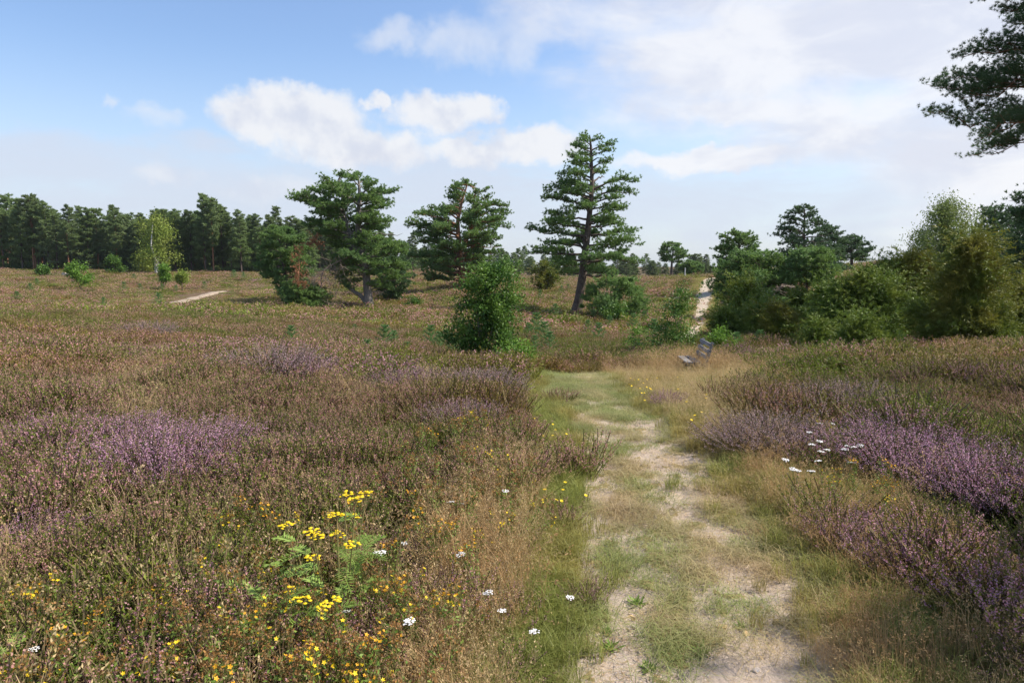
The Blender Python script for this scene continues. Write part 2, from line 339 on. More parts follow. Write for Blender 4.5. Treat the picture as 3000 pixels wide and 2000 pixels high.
# ------------------------------------------------------------------ ground sheet
def graded(lo, hi, n_, k): t = np.linspace(np.arcsinh(lo/k), np.arcsinh(hi/k), n_); return np.sinh(t)*k
gx = graded(-1600, 1600, 380, 3.0); gy = np.concatenate([graded(-60, 0, 30, 3)[:-1], graded(0, 2200, 420, 3.0)])
X, Y = np.meshgrid(gx, gy); Z = zt(X, Y)
Z = Z - .07*np.clip(path_amount(X, Y)/.15, 0, 1) - .10*np.clip(far_sand(X, Y)+.2, 0, 1)
g = Geo(); nx = len(gx); i = np.arange(len(gy)-1)[:, None]*nx; j = np.arange(nx-1)[None]
g.add(np.stack([X, Y, Z], -1).reshape(-1, 3), np.stack([i+j, i+j+1, i+nx+j+1, i+nx+j], -1).reshape(-1, 4), 0, True)
def ground_mat():
    m, nt = new_mat('heath_soil'); N = nt.nodes; L = nt.links
    out = N.new('ShaderNodeOutputMaterial'); bs = N.new('ShaderNodeBsdfPrincipled'); L.new(bs.outputs[0], out.inputs[0]); bs.inputs['Roughness'].default_value = .95
    bs.inputs['Specular IOR Level'].default_value = .1
    geo = N.new('ShaderNodeNewGeometry')
    def nz(s, d=5):
        t = N.new('ShaderNodeTexNoise'); t.inputs['Scale'].default_value = s; t.inputs['Detail'].default_value = d; L.new(geo.outputs['Position'], t.inputs['Vector']); return t.outputs[0]
    cr = N.new('ShaderNodeValToRGB'); e = cr.color_ramp.elements; e[0].position = .3; e[0].color = (.045, .04, .015, 1); e[1].position = .7; e[1].color = (.15, .10, .05, 1)
    L.new(nz(.35, 9), cr.inputs[0])
    mx = N.new('ShaderNodeMix'); mx.data_type = 'RGBA'; mr = N.new('ShaderNodeMapRange'); mr.inputs[1].default_value = .52; mr.inputs[2].default_value = .66
    L.new(nz(.12, 6), mr.inputs[0]); L.new(mr.outputs[0], mx.inputs[0]); L.new(cr.outputs[0], mx.inputs[6]); mx.inputs[7].default_value = (.14, .09, .07, 1)
    L.new(mx.outputs[2], bs.inputs['Base Color'])
    bp = N.new('ShaderNodeBump'); bp.inputs['Strength'].default_value = .6; bp.inputs['Distance'].default_value = .1; L.new(nz(4, 9), bp.inputs['Height']); L.new(bp.outputs[0], bs.inputs['Normal'])
    return m
ground = g.build('ground', [ground_mat()]); tag(ground, kind='structure')

# ------------------------------------------------------------------ paths
def sand_mat(name, light=(.56, .43, .34), use_attr=True):
    m, nt = new_mat(name); N = nt.nodes; L = nt.links
    out = N.new('ShaderNodeOutputMaterial'); bs = N.new('ShaderNodeBsdfPrincipled'); L.new(bs.outputs[0], out.inputs[0]); bs.inputs['Roughness'].default_value = .9
    bs.inputs['Specular IOR Level'].default_value = .15
    geo = N.new('ShaderNodeNewGeometry')
    def nz(s, d=6, r=.6):
        t = N.new('ShaderNodeTexNoise'); t.inputs['Scale'].default_value = s; t.inputs['Detail'].default_value = d; t.inputs['Roughness'].default_value = r
        L.new(geo.outputs['Position'], t.inputs['Vector']); return t.outputs[0]
    def rmp(x, a, b):
        r = N.new('ShaderNodeMapRange'); r.inputs[1].default_value = a; r.inputs[2].default_value = b; L.new(x, r.inputs[0]); return r.outputs[0]
    def mix(f, a, b):
        x = N.new('ShaderNodeMix'); x.data_type = 'RGBA'; L.new(f, x.inputs[0])
        for k, c in ((6, a), (7, b)):
            if isinstance(c, tuple): x.inputs[k].default_value = (*c, 1)
            else: L.new(c, x.inputs[k])
        return x.outputs[2]
    grain = nz(55, 8, .75)
    sand = mix(rmp(grain, .35, .65), tuple(c*.72 for c in light), light)
    sand = mix(rmp(nz(1.6, 6), .56, .70), sand, (.20, .165, .145))
    vo = N.new('ShaderNodeTexVoronoi'); vo.inputs['Scale'].default_value = 38; L.new(geo.outputs['Position'], vo.inputs['Vector'])
    sand = mix(rmp(vo.outputs['Distance'], .16, .10), sand, (.62, .52, .44))
    col = sand
    if use_attr:
        at = N.new('ShaderNodeAttribute'); at.attribute_name = 'bare'
        thatch = mix(rmp(nz(70, 6, .7), .35, .62), (.10, .085, .035), (.36, .27, .13))
        f = N.new('ShaderNodeMath'); f.operation = 'ADD'; L.new(at.outputs['Fac'], f.inputs[0]); L.new(rmp(nz(24, 6, .7), .2, .8), f.inputs[1])
        col = mix(rmp(f.outputs[0], .68, .92), thatch, sand)
    L.new(col, bs.inputs['Base Color'])
    bp = N.new('ShaderNodeBump'); bp.inputs['Strength'].default_value = .7; bp.inputs['Distance'].default_value = .02; L.new(grain, bp.inputs['Height'])
    bp2 = N.new('ShaderNodeBump'); bp2.inputs['Strength'].default_value = .5; bp2.inputs['Distance'].default_value = .05; L.new(nz(9, 5), bp2.inputs['Height'])
    L.new(bp2.outputs[0], bp.inputs['Normal']); L.new(bp.outputs[0], bs.inputs['Normal'])
    return m
def near_path():
    ys = np.concatenate([np.linspace(-1, 6, 280), np.linspace(6, 13.5, 190)[1:]]); m = 96
    t = np.linspace(0, 1, m)[None]; a = xL(ys)[:, None]-.35; b = xR(ys)[:, None]+.35
    x = a+(b-a)*t; y = np.repeat(ys[:, None], m, 1); inside = path_amount(x, y); br = bare(x, y)
    z = zt(x, y)-.045+.055*np.clip((inside+.2)/.2, 0, 1) - .018*br + (fbm(x*6, y*6, 3, 2)-.5)*.03 + (fbm(x*30, y*30, 2, 2)-.5)*.008
    z -= .05*np.clip((-inside-.12)/.15, 0, 1)
    g = Geo(); i = np.arange(len(ys)-1)[:, None]*m; j = np.arange(m-1)[None]
    g.add(np.stack([x, y, z], -1).reshape(-1, 3), np.stack([i+j, i+j+1, i+m+j+1, i+m+j], -1).reshape(-1, 4), 0, True)
    o = g.build('path', [sand_mat('sandy_path', (.51, .41, .325))]); at = o.data.attributes.new('bare', 'FLOAT', 'POINT'); at.data.foreach_set('value', br.ravel().astype(np.float32))
    tag(o, kind='structure')
near_path()
def ribbon(name, C, Wd, mat, jag=.25, nn=160, lift=.03):
    s = np.r_[0, np.cumsum(np.hypot(*np.diff(C, axis=0).T))]; q = np.linspace(0, s[-1], nn)
    cx = np.interp(q, s, C[:, 0]); cy = np.interp(q, s, C[:, 1]); w = np.interp(q, s, Wd)
    tx, ty = np.gradient(cx), np.gradient(cy); l = np.hypot(tx, ty); nxn, nyn = ty/l, -tx/l
    T = np.linspace(-1, 1, 9); jl = 1+jag*(fbm(q/1.5, q*0, 3, 5)-.5)*2; jr = 1+jag*(fbm(q/1.5, q*0, 3, 15)-.5)*2
    ww = np.where(T[None] < 0, (w*jl)[:, None], (w*jr)[:, None])*T[None]
    x = cx[:, None]+nxn[:, None]*ww; y = cy[:, None]+nyn[:, None]*ww
    z = zt(x, y)+lift-.12*np.abs(T[None])**6
    g = Geo(); m = 9; i = np.arange(nn-1)[:, None]*m; j = np.arange(m-1)[None]
    g.add(np.stack([x, y, z], -1).reshape(-1, 3), np.stack([i+j, i+m+j, i+m+j+1, i+j+1], -1).reshape(-1, 4), 0, True)
    return tag(g.build(name, [mat]), kind='structure')
far_sand_m = sand_mat('pale_sand', (.53, .44, .335), False)
ribbon('path', farC, farW+.1, far_sand_m, .7)
ribbon('path', LP, np.full(len(LP), .75), sand_mat('dull_sand', (.38, .30, .22), False), 1.0, lift=.1)
for c, r in SANDS:
    th = np.linspace(0, 2*np.pi, 28, endpoint=False); rr = [0, .4, .8, 1.15]; V = []
    for k in rr:
        q = r*k*(1+.35*(fbm(np.cos(th)*1.5+c[0], np.sin(th)*1.5, 2)-.5)*2); x = c[0]+np.cos(th)*q; y = c[1]+np.sin(th)*q
        V.append(np.stack([x, y, zt(x, y)+(.03 if k < 1 else -.15)], -1))
    g = Geo(); i = np.arange(3)[:, None]*28; j = np.arange(28)[None]; j2 = (j+1) % 28
    g.add(np.concatenate(V), np.stack([i+j, i+28+j, i+28+j2, i+j2], -1).reshape(-1, 4), 0, True)
    tag(g.build('sand', [far_sand_m]), kind='structure')

# ------------------------------------------------------------------ scattering (ground cover only, one object per kind of cover)
def scatter(name, pts, rot, scl, idx, attrs, variants):
    me = bpy.data.meshes.new(name); me.vertices.add(len(pts)); me.vertices.foreach_set('co', np.asarray(pts, np.float32).ravel())
    def at(nm, ty, v, key): a = me.attributes.new(nm, ty, 'POINT'); a.data.foreach_set(key, v)
    at('rot', 'FLOAT_VECTOR', np.asarray(rot, np.float32).ravel(), 'vector'); at('scl', 'FLOAT_VECTOR', np.asarray(scl, np.float32).ravel(), 'vector')
    at('idx', 'INT', np.asarray(idx, np.int32), 'value')
    for k, v in attrs.items(): at(k, 'FLOAT', np.asarray(v, np.float32), 'value')
    o = bpy.data.objects.new(name, me); COL.objects.link(o)
    ng = bpy.data.node_groups.new(name+'_scatter', 'GeometryNodeTree'); ng.interface.new_socket('Geometry', in_out='INPUT', socket_type='NodeSocketGeometry')
    ng.interface.new_socket('Geometry', in_out='OUTPUT', socket_type='NodeSocketGeometry'); N = ng.nodes; L = ng.links
    gi = N.new('NodeGroupInput'); go = N.new('NodeGroupOutput'); ip = N.new('GeometryNodeInstanceOnPoints'); g2i = N.new('GeometryNodeGeometryToInstance')
    for vme in reversed(variants):
        ob = bpy.data.objects.new(vme.name, vme); oi = N.new('GeometryNodeObjectInfo'); oi.inputs['Object'].default_value = ob; oi.inputs['As Instance'].default_value = False
        L.new(oi.outputs['Geometry'], g2i.inputs[0])
    def na(nm, ty):
        n_ = N.new('GeometryNodeInputNamedAttribute'); n_.data_type = ty; n_.inputs[0].default_value = nm; return n_.outputs[0]
    L.new(gi.outputs[0], ip.inputs['Points']); L.new(g2i.outputs[0], ip.inputs['Instance']); ip.inputs['Pick Instance'].default_value = True
    L.new(na('idx', 'INT'), ip.inputs['Instance Index']); L.new(na('rot', 'FLOAT_VECTOR'), ip.inputs['Rotation']); L.new(na('scl', 'FLOAT_VECTOR'), ip.inputs['Scale'])
    L.new(ip.outputs[0], go.inputs[0]); md = o.modifiers.new('scatter', 'NODES'); md.node_group = ng
    return o

def heather_clump(seed, R_, nst, h0, h1, nfl, fs, nlf, ls, mats, flower_frac=.8, lean=.5, name='heather_clump', spike=.38):
    r = np.random.default_rng(seed); g = Geo()
    a = r.random(nst)*2*np.pi; q = np.sqrt(r.random(nst)); base = np.stack([np.cos(a), np.sin(a), 0*a], -1)*(q*R_*.45)[:, None]
    out = np.stack([np.cos(a), np.sin(a), 0*a], -1)*(q*R_*.9)[:, None] + np.c_[r.normal(0, .04, (nst, 2)), np.zeros(nst)]*lean*2
    h = (h0+(h1-h0)*r.random(nst))*(1-.25*q); curve = r.normal(0, .03, (nst, 3))*[1, 1, 0]
    def pt(i, t): return base[i]+out[i]*(t**1.3)[:, None]+curve[i]*np.sin(t*3)[:, None]+np.array([0, 0, 1])*(h[i]*t)[:, None]
    i = np.arange(nst); W = unit(r.normal(0, 1, (nst, 3))*[1, 1, 0])*.0035
    for t0, t1 in ((0, .5), (.5, 1.)):
        A_, B_ = pt(i, np.full(nst, t0)), pt(i, np.full(nst, t1)); V = np.stack([A_-W, A_+W, B_+W*.6, B_-W*.6], 1).reshape(-1, 3)
        g.add(V, np.arange(4*nst).reshape(nst, 4), 2)
    i = np.repeat(np.arange(nst), nlf); t = .18+.8*r.random(len(i)); C = pt(i, t)
    D = unit(r.normal(0, 1, (len(i), 3))*[1, 1, .4]+[0, 0, .9])*ls*(.7+.6*r.random((len(i), 1))); blades(g, C, D, unit(np.cross(D, r.normal(0, 1, D.shape)))*ls*.2, 1)
    fl = np.where(r.random(nst) < flower_frac)[0]; i = np.repeat(fl, nfl); t = 1-spike*r.random(len(i))
    C = pt(i, t)+r.normal(0, fs*.8, (len(i), 3)); D = unit(r.normal(0, 1, C.shape)+[0, 0, .3])*fs*2; blades(g, C, D, unit(np.cross(D, r.normal(0, 1, D.shape)))*fs*.8, 0, True, .9)
    return g, mats
HM = [M['heath_flower'], M['heath_leaf'], M['twig']]
def clump_mesh(nm, *a, **k): g, m = heather_clump(*a, mats=HM, **k); return g.mesh(nm, m)
near_v = [clump_mesh('hn', 10+k, .20, 70, .20, .37, nf, .0040, 26, .016, flower_frac=ff) for k, (nf, ff) in enumerate([(26, .85), (20, .7), (28, .9), (8, .3), (13, .5)])]
mid_v = [clump_mesh('hm', 30+k, .26, 60, .20, .40, nf, .0085, 16, .032, flower_frac=ff) for k, (nf, ff) in enumerate([(9, .85), (8, .7), (11, .9), (4, .3)])]
far_v = [clump_mesh('hf', 50+k, .85, 130, .16, .42, nf, .030, 4, .12, flower_frac=ff, lean=.8, spike=.3) for k, (nf, ff) in enumerate([(4, .7), (3, .5), (4, .85), (2, .3)])]
def scatter_pts(y0, y1, dens, side=.82, pad=2.5, r=rng):
    n_ = int(dens*((y1**2-y0**2)*side+2*pad*(y1-y0))); y = np.sqrt(r.random(n_)*(y1**2-y0**2)+y0**2); x = (r.random(n_)*2-1)*(side*y+pad); return x, y
def patch_field(x, y):
    """0..1 how much bloom the heather carries here"""
    b = fbm(x/3.1, y/3.1, 4, 33); return b
# green verge left of the path, straw verge right of it (world x offsets from the path edge)
def verge_l(y): return np.interp(y, [2, 3, 4.5, 7, 10, 13], [.20, .20, .24, .30, .2, .5])
def verge_r(y): return np.interp(y, [2, 3, 3.8, 5, 7, 9, 11, 13, 15], [1.0, .8, .45, .5, .7, 1.2, 2.4, 3.4, 3.2])
G0 = G(1895, 1050, .3)
def heather_ok(x, y, jit):
    dl = xL(y)-x; dr = x-xR(y); wob = (fbm(x*1.1, y*1.1, 3, 8)-.5)*.7
    yc = (G0[0], G0[1]); hole = np.hypot((x-yc[0])/1.0, (y-yc[1]+.15)/.75) < .62
    near = (dl > verge_l(y)+wob+jit) | (dr > verge_r(y)+wob+jit); near = near | (y > 15.5)
    return near & ~hole & (far_sand(x, y) < np.where(y > 34, -.45, -.15)) & (seg_dist(x, y, LP) > 2.3)
BP = [(G(u, v, .3)[:2], r) for u, v, r in [(370, 1000, .8), (250, 960, .6), (100, 985, .5), (60, 1180, .35), (620, 800, 1.4), (950, 850, 1.0), (1070, 1290, .2), (950, 1240, .2), (2050, 1000, .7), (2180, 1060, .6), (2320, 1060, .6),
      (2000, 1200, .35), (2100, 1250, .35), (2230, 1290, .3), (1520, 900, .35), (1120, 860, .6), (650, 970, .4), (1060, 930, .4), (2250, 850, 1.0), (1700, 800, .8)]]
def bloom_patches(x, y):
    t = np.zeros(len(x))
    for c, r in BP: t = np.maximum(t, np.exp(-((x-c[0])**2+(y-c[1])**2)/r**2))
    return t*.6
def do_heather(name, y0, y1, dens, variants, smin, smax, side=.82, hmod=1.0):
    x, y = scatter_pts(y0, y1, dens, side); ok = heather_ok(x, y, rng.normal(0, .17, len(x)))
    cover = fbm(x/1.7, y/1.7, 3, 71); ok &= (cover > .22) | (y > 25); x, y = x[ok], y[ok]; n_ = len(x)
    z = zt(x, y); b = fbm(x/3.3, y/3.3, 4, 33); w = fbm(x/5.5, y/5.5, 4, 57); mound = fbm(x/.95, y/.95, 2, 5)
    sc = (smin+(smax-smin)*rng.random(n_))*(.38+1.22*mound); valley = np.clip((y-13)/10, 0, 1)*np.clip((75-y)/25, 0, 1)
    bloom = np.clip(np.clip((b-.56)*3.5, 0, 1)*(1-.8*valley)*.5+rng.random(n_)*.15+bloom_patches(x, y), 0, 1)
    nv = len(variants); green = (w < .50+.14*valley); k = rng.integers(0, 3, n_); k = np.where(green & (rng.random(n_) < .75), 3, k)
    if nv > 4: k = np.where((k == 3) & (rng.random(n_) < .4), 4, k)
    warm = np.clip((fbm(x/2.3, y/2.3, 3, 91)-.42)*3, 0, 1)*.8
    low = np.clip((seg_dist(x, y, LP)-1.5)/7, .25, 1); s3 = np.stack([sc, sc, sc*low*(.85+.3*rng.random(n_))*hmod], -1); rot = np.stack([rng.normal(0, .12, n_), rng.normal(0, .12, n_), rng.random(n_)*6.28], -1)
    o = scatter(name, np.stack([x, y, z-.02], -1), rot, s3, k, {'bloom': bloom, 'warm': warm}, variants)
    return tag(o, None, None, None, 'stuff')
o = do_heather('heather', 1.4, 9.5, 26, near_v, .85, 1.25); tag(o, 'knee-high heather with dull pink spikes covering both sides of the grassy path', 'heather')
o = do_heather('heather', 9.5, 34, 15, mid_v, .9, 1.3, .80); tag(o, 'olive and brownish pink heather running down into the hollow behind the low rise', 'heather')
o = do_heather('heather', 34, 190, .62, far_v, .9, 1.5, .80, .9); tag(o, 'distant brown and mauve heather spreading up to the edge of the wood', 'heather')

def grass_tuft(seed, n_, R_, h0, h1, w, mat, spread=.5, heads=0, name='tuft', lay=0.0, bend=.35, mats=None):
    r = np.random.default_rng(seed); g = Geo(); a = r.random(n_)*2*np.pi; q = np.sqrt(r.random(n_))*R_
    B = np.stack([np.cos(a)*q, np.sin(a)*q, 0*a], -1); h = h0+(h1-h0)*r.random(n_); az = r.random(n_)*2*np.pi
    Dh = np.stack([np.cos(az), np.sin(az), 0*az], -1); ln = np.clip(r.normal(spread, .25, n_), 0, 1.3)+lay
    W = unit(np.cross(Dh, [0, 0, 1.]))*w; W = W*np.cos(r.random(n_)*1.2)[:, None]
    P0 = B; P1 = B+(Dh*(ln*.35)[:, None]+[0, 0, .62])*h[:, None]*(1-.25*lay); P2 = B+(Dh*(ln*(.9+bend))[:, None])*h[:, None]+np.array([0, 0, 1])*(h*(1-bend*np.clip(ln, 0, 1.2)*.9)*(1-.45*min(lay, 1.6)))[:, None]
    P2[:, 2] = np.maximum(P2[:, 2], .006)
    g.add(np.stack([P0-W, P0+W, P1+W*.8, P1-W*.8], 1).reshape(-1, 3), np.arange(4*n_).reshape(n_, 4), 0)
    g.add(np.stack([P1-W*.8, P1+W*.8, P2], 1).reshape(-1, 3), np.arange(3*n_).reshape(n_, 3), 0)
    if heads:
        i = np.repeat(np.arange(n_)[:max(1, int(n_*.5))], heads); t = r.random(len(i))*.32; C = P2[i]+(P1[i]-P2[i])*t[:, None]+r.normal(0, .008, (len(i), 3))
        D = unit((P2-P1)[i]+r.normal(0, .4, C.shape)*np.linalg.norm((P2-P1)[i], axis=1, keepdims=True))*.014; blades(g, C, D, unit(np.cross(D, r.normal(0, 1, D.shape)))*.003, 1, True)
    return g.mesh(name, mats or [mat, M['straw']])
short_v = [grass_tuft(100+k, 80, .09, .012, .038, .0014, M['grass_short'], .8, lay=.5) for k in range(3)] + [grass_tuft(110, 60, .12, .05, .12, .0014, M['grass_short'], .9, lay=1.0)]
verge_v = [grass_tuft(120+k, 70, .09, .08, .24, .0022, M['grass'], .55) for k in range(3)]
straw_v = [grass_tuft(130+k, 46, .10, .18, .48, .0014, M['straw'], .35, heads=9) for k in range(3)]
strawlow_v = [grass_tuft(140+k, 80, .12, .06, .20, .0014, M['straw'], .6, heads=2, lay=.3) for k in range(2)]
def put(name, x, y, variants, s0, s1, warm, label, cat, dz=0, tilt=.1):
    n_ = len(x); sc = s0+(s1-s0)*rng.random(n_); rot = np.stack([rng.normal(0, tilt, n_), rng.normal(0, tilt, n_), rng.random(n_)*6.28], -1)
    o = scatter(name, np.stack([x, y, zt(x, y)+dz], -1), rot, np.repeat(sc[:, None], 3, 1), rng.integers(0, len(variants), n_), {'warm': warm, 'bloom': warm*0}, variants)
    return tag(o, label, cat, None, 'stuff')
n_ = 210; y = G0[1]-.15+rng.normal(0, .3, n_); x = G0[0]+rng.normal(0, .38, n_)
put('dry_grass', x, y, strawlow_v+verge_v, .6, 1.1, np.clip(rng.random(n_)*.7, 0, 1), 'low straw and green grass in the gap where the right-hand yarrow grows', 'dry grass')
n_ = 26; y = 1.8+rng.random(n_)*2.2; x = -.5-rng.random(n_)*2.2
put('dry_grass', x, y, straw_v, .85, 1.25, np.clip(rng.random(n_)*.8, 0, 1), 'tall dry stalks in the flowery lower left meadow', 'dry grass')
n_ = 300; y = 1.8+rng.random(n_)*4; x = xL(y)-.2-rng.random(n_)*.6
put('dry_grass', x, y, straw_v, .55, .95, np.clip(rng.random(n_)*.6, 0, 1), 'fine straw-coloured grass plumes between the left verge and the flowery heath', 'dry grass')
# short turf on the path
n_ = 15000; y = 1.6+rng.random(n_)**.8*12.2; x = xL(y)-.3+rng.random(n_)*(xR(y)-xL(y)+.6)
b = bare(x, y); ok = (rng.random(n_) > b*.97) & (path_amount(x, y) > -.3) & (rng.random(n_) < .42+.2*(y < 5)+.2*(y > 8)); x, y = x[ok], y[ok]
gw = np.clip((fbm(x*2.6, y*2.2, 3, 44)-.43)*3.4+.22*np.clip((x-xL(y))/(xR(y)-xL(y)), 0, 1), 0, 1)*.9+rng.random(len(x))*.1; gw = gw*(1-.35*np.clip((y-8)/2, 0, 1))
put('grass', x, y, short_v, .8, 1.3, gw, 'short trodden grass, part green part straw, between the bare sand patches', 'grass', .004)
def litter_mesh(seed):
    r = np.random.default_rng(seed); n_ = 34; a = r.random(n_)*6.28; C = np.c_[r.normal(0, .08, (n_, 2)), .004+r.random(n_)*.012]; D = np.stack([np.cos(a), np.sin(a), r.normal(0, .12, n_)], -1)*r.uniform(.02, .07, (n_, 1)); g = Geo()
    blades(g, C, D, unit(np.cross(D, [0, 0, 1.]))*.0011, 0, True, .9); return g.mesh('litter', [M['straw']])
n_ = 800; y = 1.6+rng.random(n_)*7; x = xL(y)-.1+rng.random(n_)*(xR(y)-xL(y)+.2)
put('dry_grass', x, y, [litter_mesh(1), litter_mesh(2)], .7, 1.3, np.clip((fbm(x*2, y*2, 2, 3)-.4)*2, 0, 1), 'bits of trodden straw lying flat on the near path', 'dry grass', -.006, .03)
# green verge left, mixed with straw
n_ = 6500; y = 1.7+rng.random(n_)*12; x = xL(y)-.12+rng.normal(0, .17, n_)*(.55+verge_l(y))+(fbm(y*2.2, y*0, 3, 6)-.5)*.35; ok = rng.random(n_) < .28*np.clip(6/y, .5, 1)+.1; x, y = x[ok], y[ok]
put('grass', x, y, verge_v, .35, .95, np.clip((fbm(x*2.6, y*2.6, 3, 12)-.42)*3, 0, 1)*.85+.05, 'fresh green grass along the left edge of the path', 'grass')
n_ = 9000; y = 1.7+rng.random(n_)*12.5; x = xR(y)+rng.random(n_)*(verge_r(y)+.4)-.1+rng.normal(0, .12, n_); ok = (rng.random(n_) < .24+.22*(y > 8)) & (np.hypot(x-3.9, y-14.4) > .8); x, y = x[ok], y[ok]
put('grass', x, y, verge_v, .4, .9, np.clip((fbm(x*1.6, y*1.6, 3, 14)-.25)*2.5, 0, 1), 'low mixed grass along the right edge of the path', 'grass')
# straw
n_ = 6500; y = 1.7+rng.random(n_)*13.5; x = xR(y)+rng.random(n_)*(verge_r(y)+.5); ok = (rng.random(n_) < .34+.2*(y > 8)) & ((fbm(x*.9, y*.9, 2, 61) > .40) | (y > 9)); x, y = x[ok], y[ok]
nb = np.hypot(x-3.85, y-14.3) > .6; x, y = x[nb], y[nb]
put('dry_grass', x, y, straw_v+strawlow_v+strawlow_v+strawlow_v, .35, .85, np.clip((fbm(x*.8, y*.8, 2, 3)-.45)*2.4, 0, 1), 'golden dry grass with seed heads between path, bench and right-hand heather', 'dry grass')
x, y = scatter_pts(1.5, 11, 4.2, .82, 2); ok = heather_ok(x, y, 0) & (x < xL(y)) & (fbm(x/1.6, y/1.6, 3, 19)+.12*np.clip((4.5-y)/2, 0, 1) > .52); x, y = x[ok], y[ok]
put('dry_grass', x, y, straw_v, .8, 1.35, np.clip((fbm(x*.8, y*.8, 2, 3)-.35)*2.4, 0, 1), 'thin straw stalks standing up through the heather left of the path', 'dry grass')
x, y = scatter_pts(1.5, 14, 2.6, .82, 2); ok = heather_ok(x, y, 0) & (x > xR(y)) & (fbm(x/1.6, y/1.6, 3, 29) > .50); x, y = x[ok], y[ok]
put('dry_grass', x, y, straw_v, .8, 1.3, np.clip((fbm(x*.8, y*.8, 2, 3)-.3)*2.4, 0, 1), 'sparse reddish stalks among the heather right of the path', 'dry grass')
n_ = 900; c = G(1470, 690); x = c[0]*0+rng.normal(0, 1, n_); y = rng.normal(0, 1, n_)
cc = [(G(1250, 705), 4.5), (G(1470, 660), 3.5), (G(1580, 862), .5), (G(590, 700), 2)]
xs = np.concatenate([q[0][0]+rng.normal(0, q[1], 260) for q in cc]); ys = np.concatenate([q[0][1]+rng.normal(0, q[1]*1.6, 260) for q in cc]); ok = far_sand(xs, ys) < -.2; xs, ys = xs[ok], ys[ok]
put('grass', xs, ys, straw_v+verge_v, 1.0, 1.6, np.full(len(xs), .55), 'pale yellow-green grass patches in the hollow below the pines', 'grass')
xs, ys = [], []
for a, b, w0, w1 in zip(farC[:-1], farC[1:], farW[:-1], farW[1:]):
    q = rng.random(260)[:, None]; sd = np.where(rng.random((260, 1)) < .5, -1, 1)*(w0+(w1-w0)*q)*rng.normal(.95, .22, (260, 1)); ab = (b-a)/np.hypot(*(b-a)); p_ = a+(b-a)*q+np.array([ab[1], -ab[0]])*sd; xs.append(p_[:, 0]); ys.append(p_[:, 1])
xs = np.concatenate(xs); ys = np.concatenate(ys)
put('grass', xs, ys, verge_v+strawlow_v, 1.0, 2.2, np.clip(rng.random(len(xs)), 0, 1)*.7, 'ragged yellow-green grass fringe along the distant sandy track', 'grass')
# loose gravel on the bare sand
def pebble_mesh(seed, nm='pebble'):
    r = np.random.default_rng(seed); V = r.normal(0, 1, (14, 3)); V = unit(V)*(.75+.4*r.random((14, 1)))*[1, .75, .5]; import bmesh
    bm = bmesh.new(); [bm.verts.new(v) for v in V]; bmesh.ops.convex_hull(bm, input=bm.verts); 
    for v in [v for v in bm.verts if not v.link_faces]: bm.verts.remove(v)
    me = bpy.data.meshes.new(nm); bm.to_mesh(me); bm.free(); me.materials.append(M['stone']); return me
peb = [pebble_mesh(k) for k in range(5)]
n_ = 26000; y = 1.7+rng.random(n_)**1.5*9; x = xL(y)+rng.random(n_)*(xR(y)-xL(y)); cl = fbm(x*1.7, y*1.7, 3, 82)+.3*np.exp(-((x-.62)/.25)**2-((y-2.75)/.4)**2)
ok = (bare(x, y) > .3) & (cl > .46); x, y = x[ok], y[ok]; n_ = len(x); sc = .0035+.009*rng.random(n_)**3
o = scatter('gravel', np.stack([x, y, zt(x, y)-.006], -1), np.stack([rng.random(n_)*6, rng.random(n_)*6, rng.random(n_)*6], -1), np.repeat(sc[:, None], 3, 1), rng.integers(0, 5, n_), {'warm': x*0}, peb)
tag(o, 'small pale grit lying on the bare sand of the path', 'gravel', None, 'stuff')
for k, (u, v, s, ochre) in enumerate([(1450, 1420, .045, 1), (1510, 1430, .03, 0), (1532, 1427, .03, 0), (1488, 1440, .028, 0), (1590, 1432, .03, 0), (1660, 1440, .05, 1), (1712, 1455, .04, 1), (1500, 1482, .04, 0), (1470, 1500, .03, 0),
                                      (1418, 1505, .03, 0), (1560, 1520, .03, 0), (1660, 1475, .028, 0), (1740, 1540, .04, 0), (1540, 1470, .035, 0), (1712, 1320, .03, 0), (1490, 1465, .03, 0), (1580, 1395, .025, 0), (1625, 1555, .03, 0)]):
    p = G(u, v); me = pebble_mesh(200+k, 'stone'); me.materials[0] = M['stone_ochre'] if ochre else M['stone']
    ob = bpy.data.objects.new('stone', me); COL.objects.link(ob); ob.location = (p[0], p[1], p[2]+s*.12-.008); ob.scale = (s*.62,)*3; ob.rotation_euler = (0, 0, k*1.3)
    tag(ob, ('flat ochre stone lying among grit on the near path' if ochre else 'small pale pinkish stone on the sandy near end of the path'), 'stone', 'ochre stones on the path' if ochre else 'pale stones on the path')

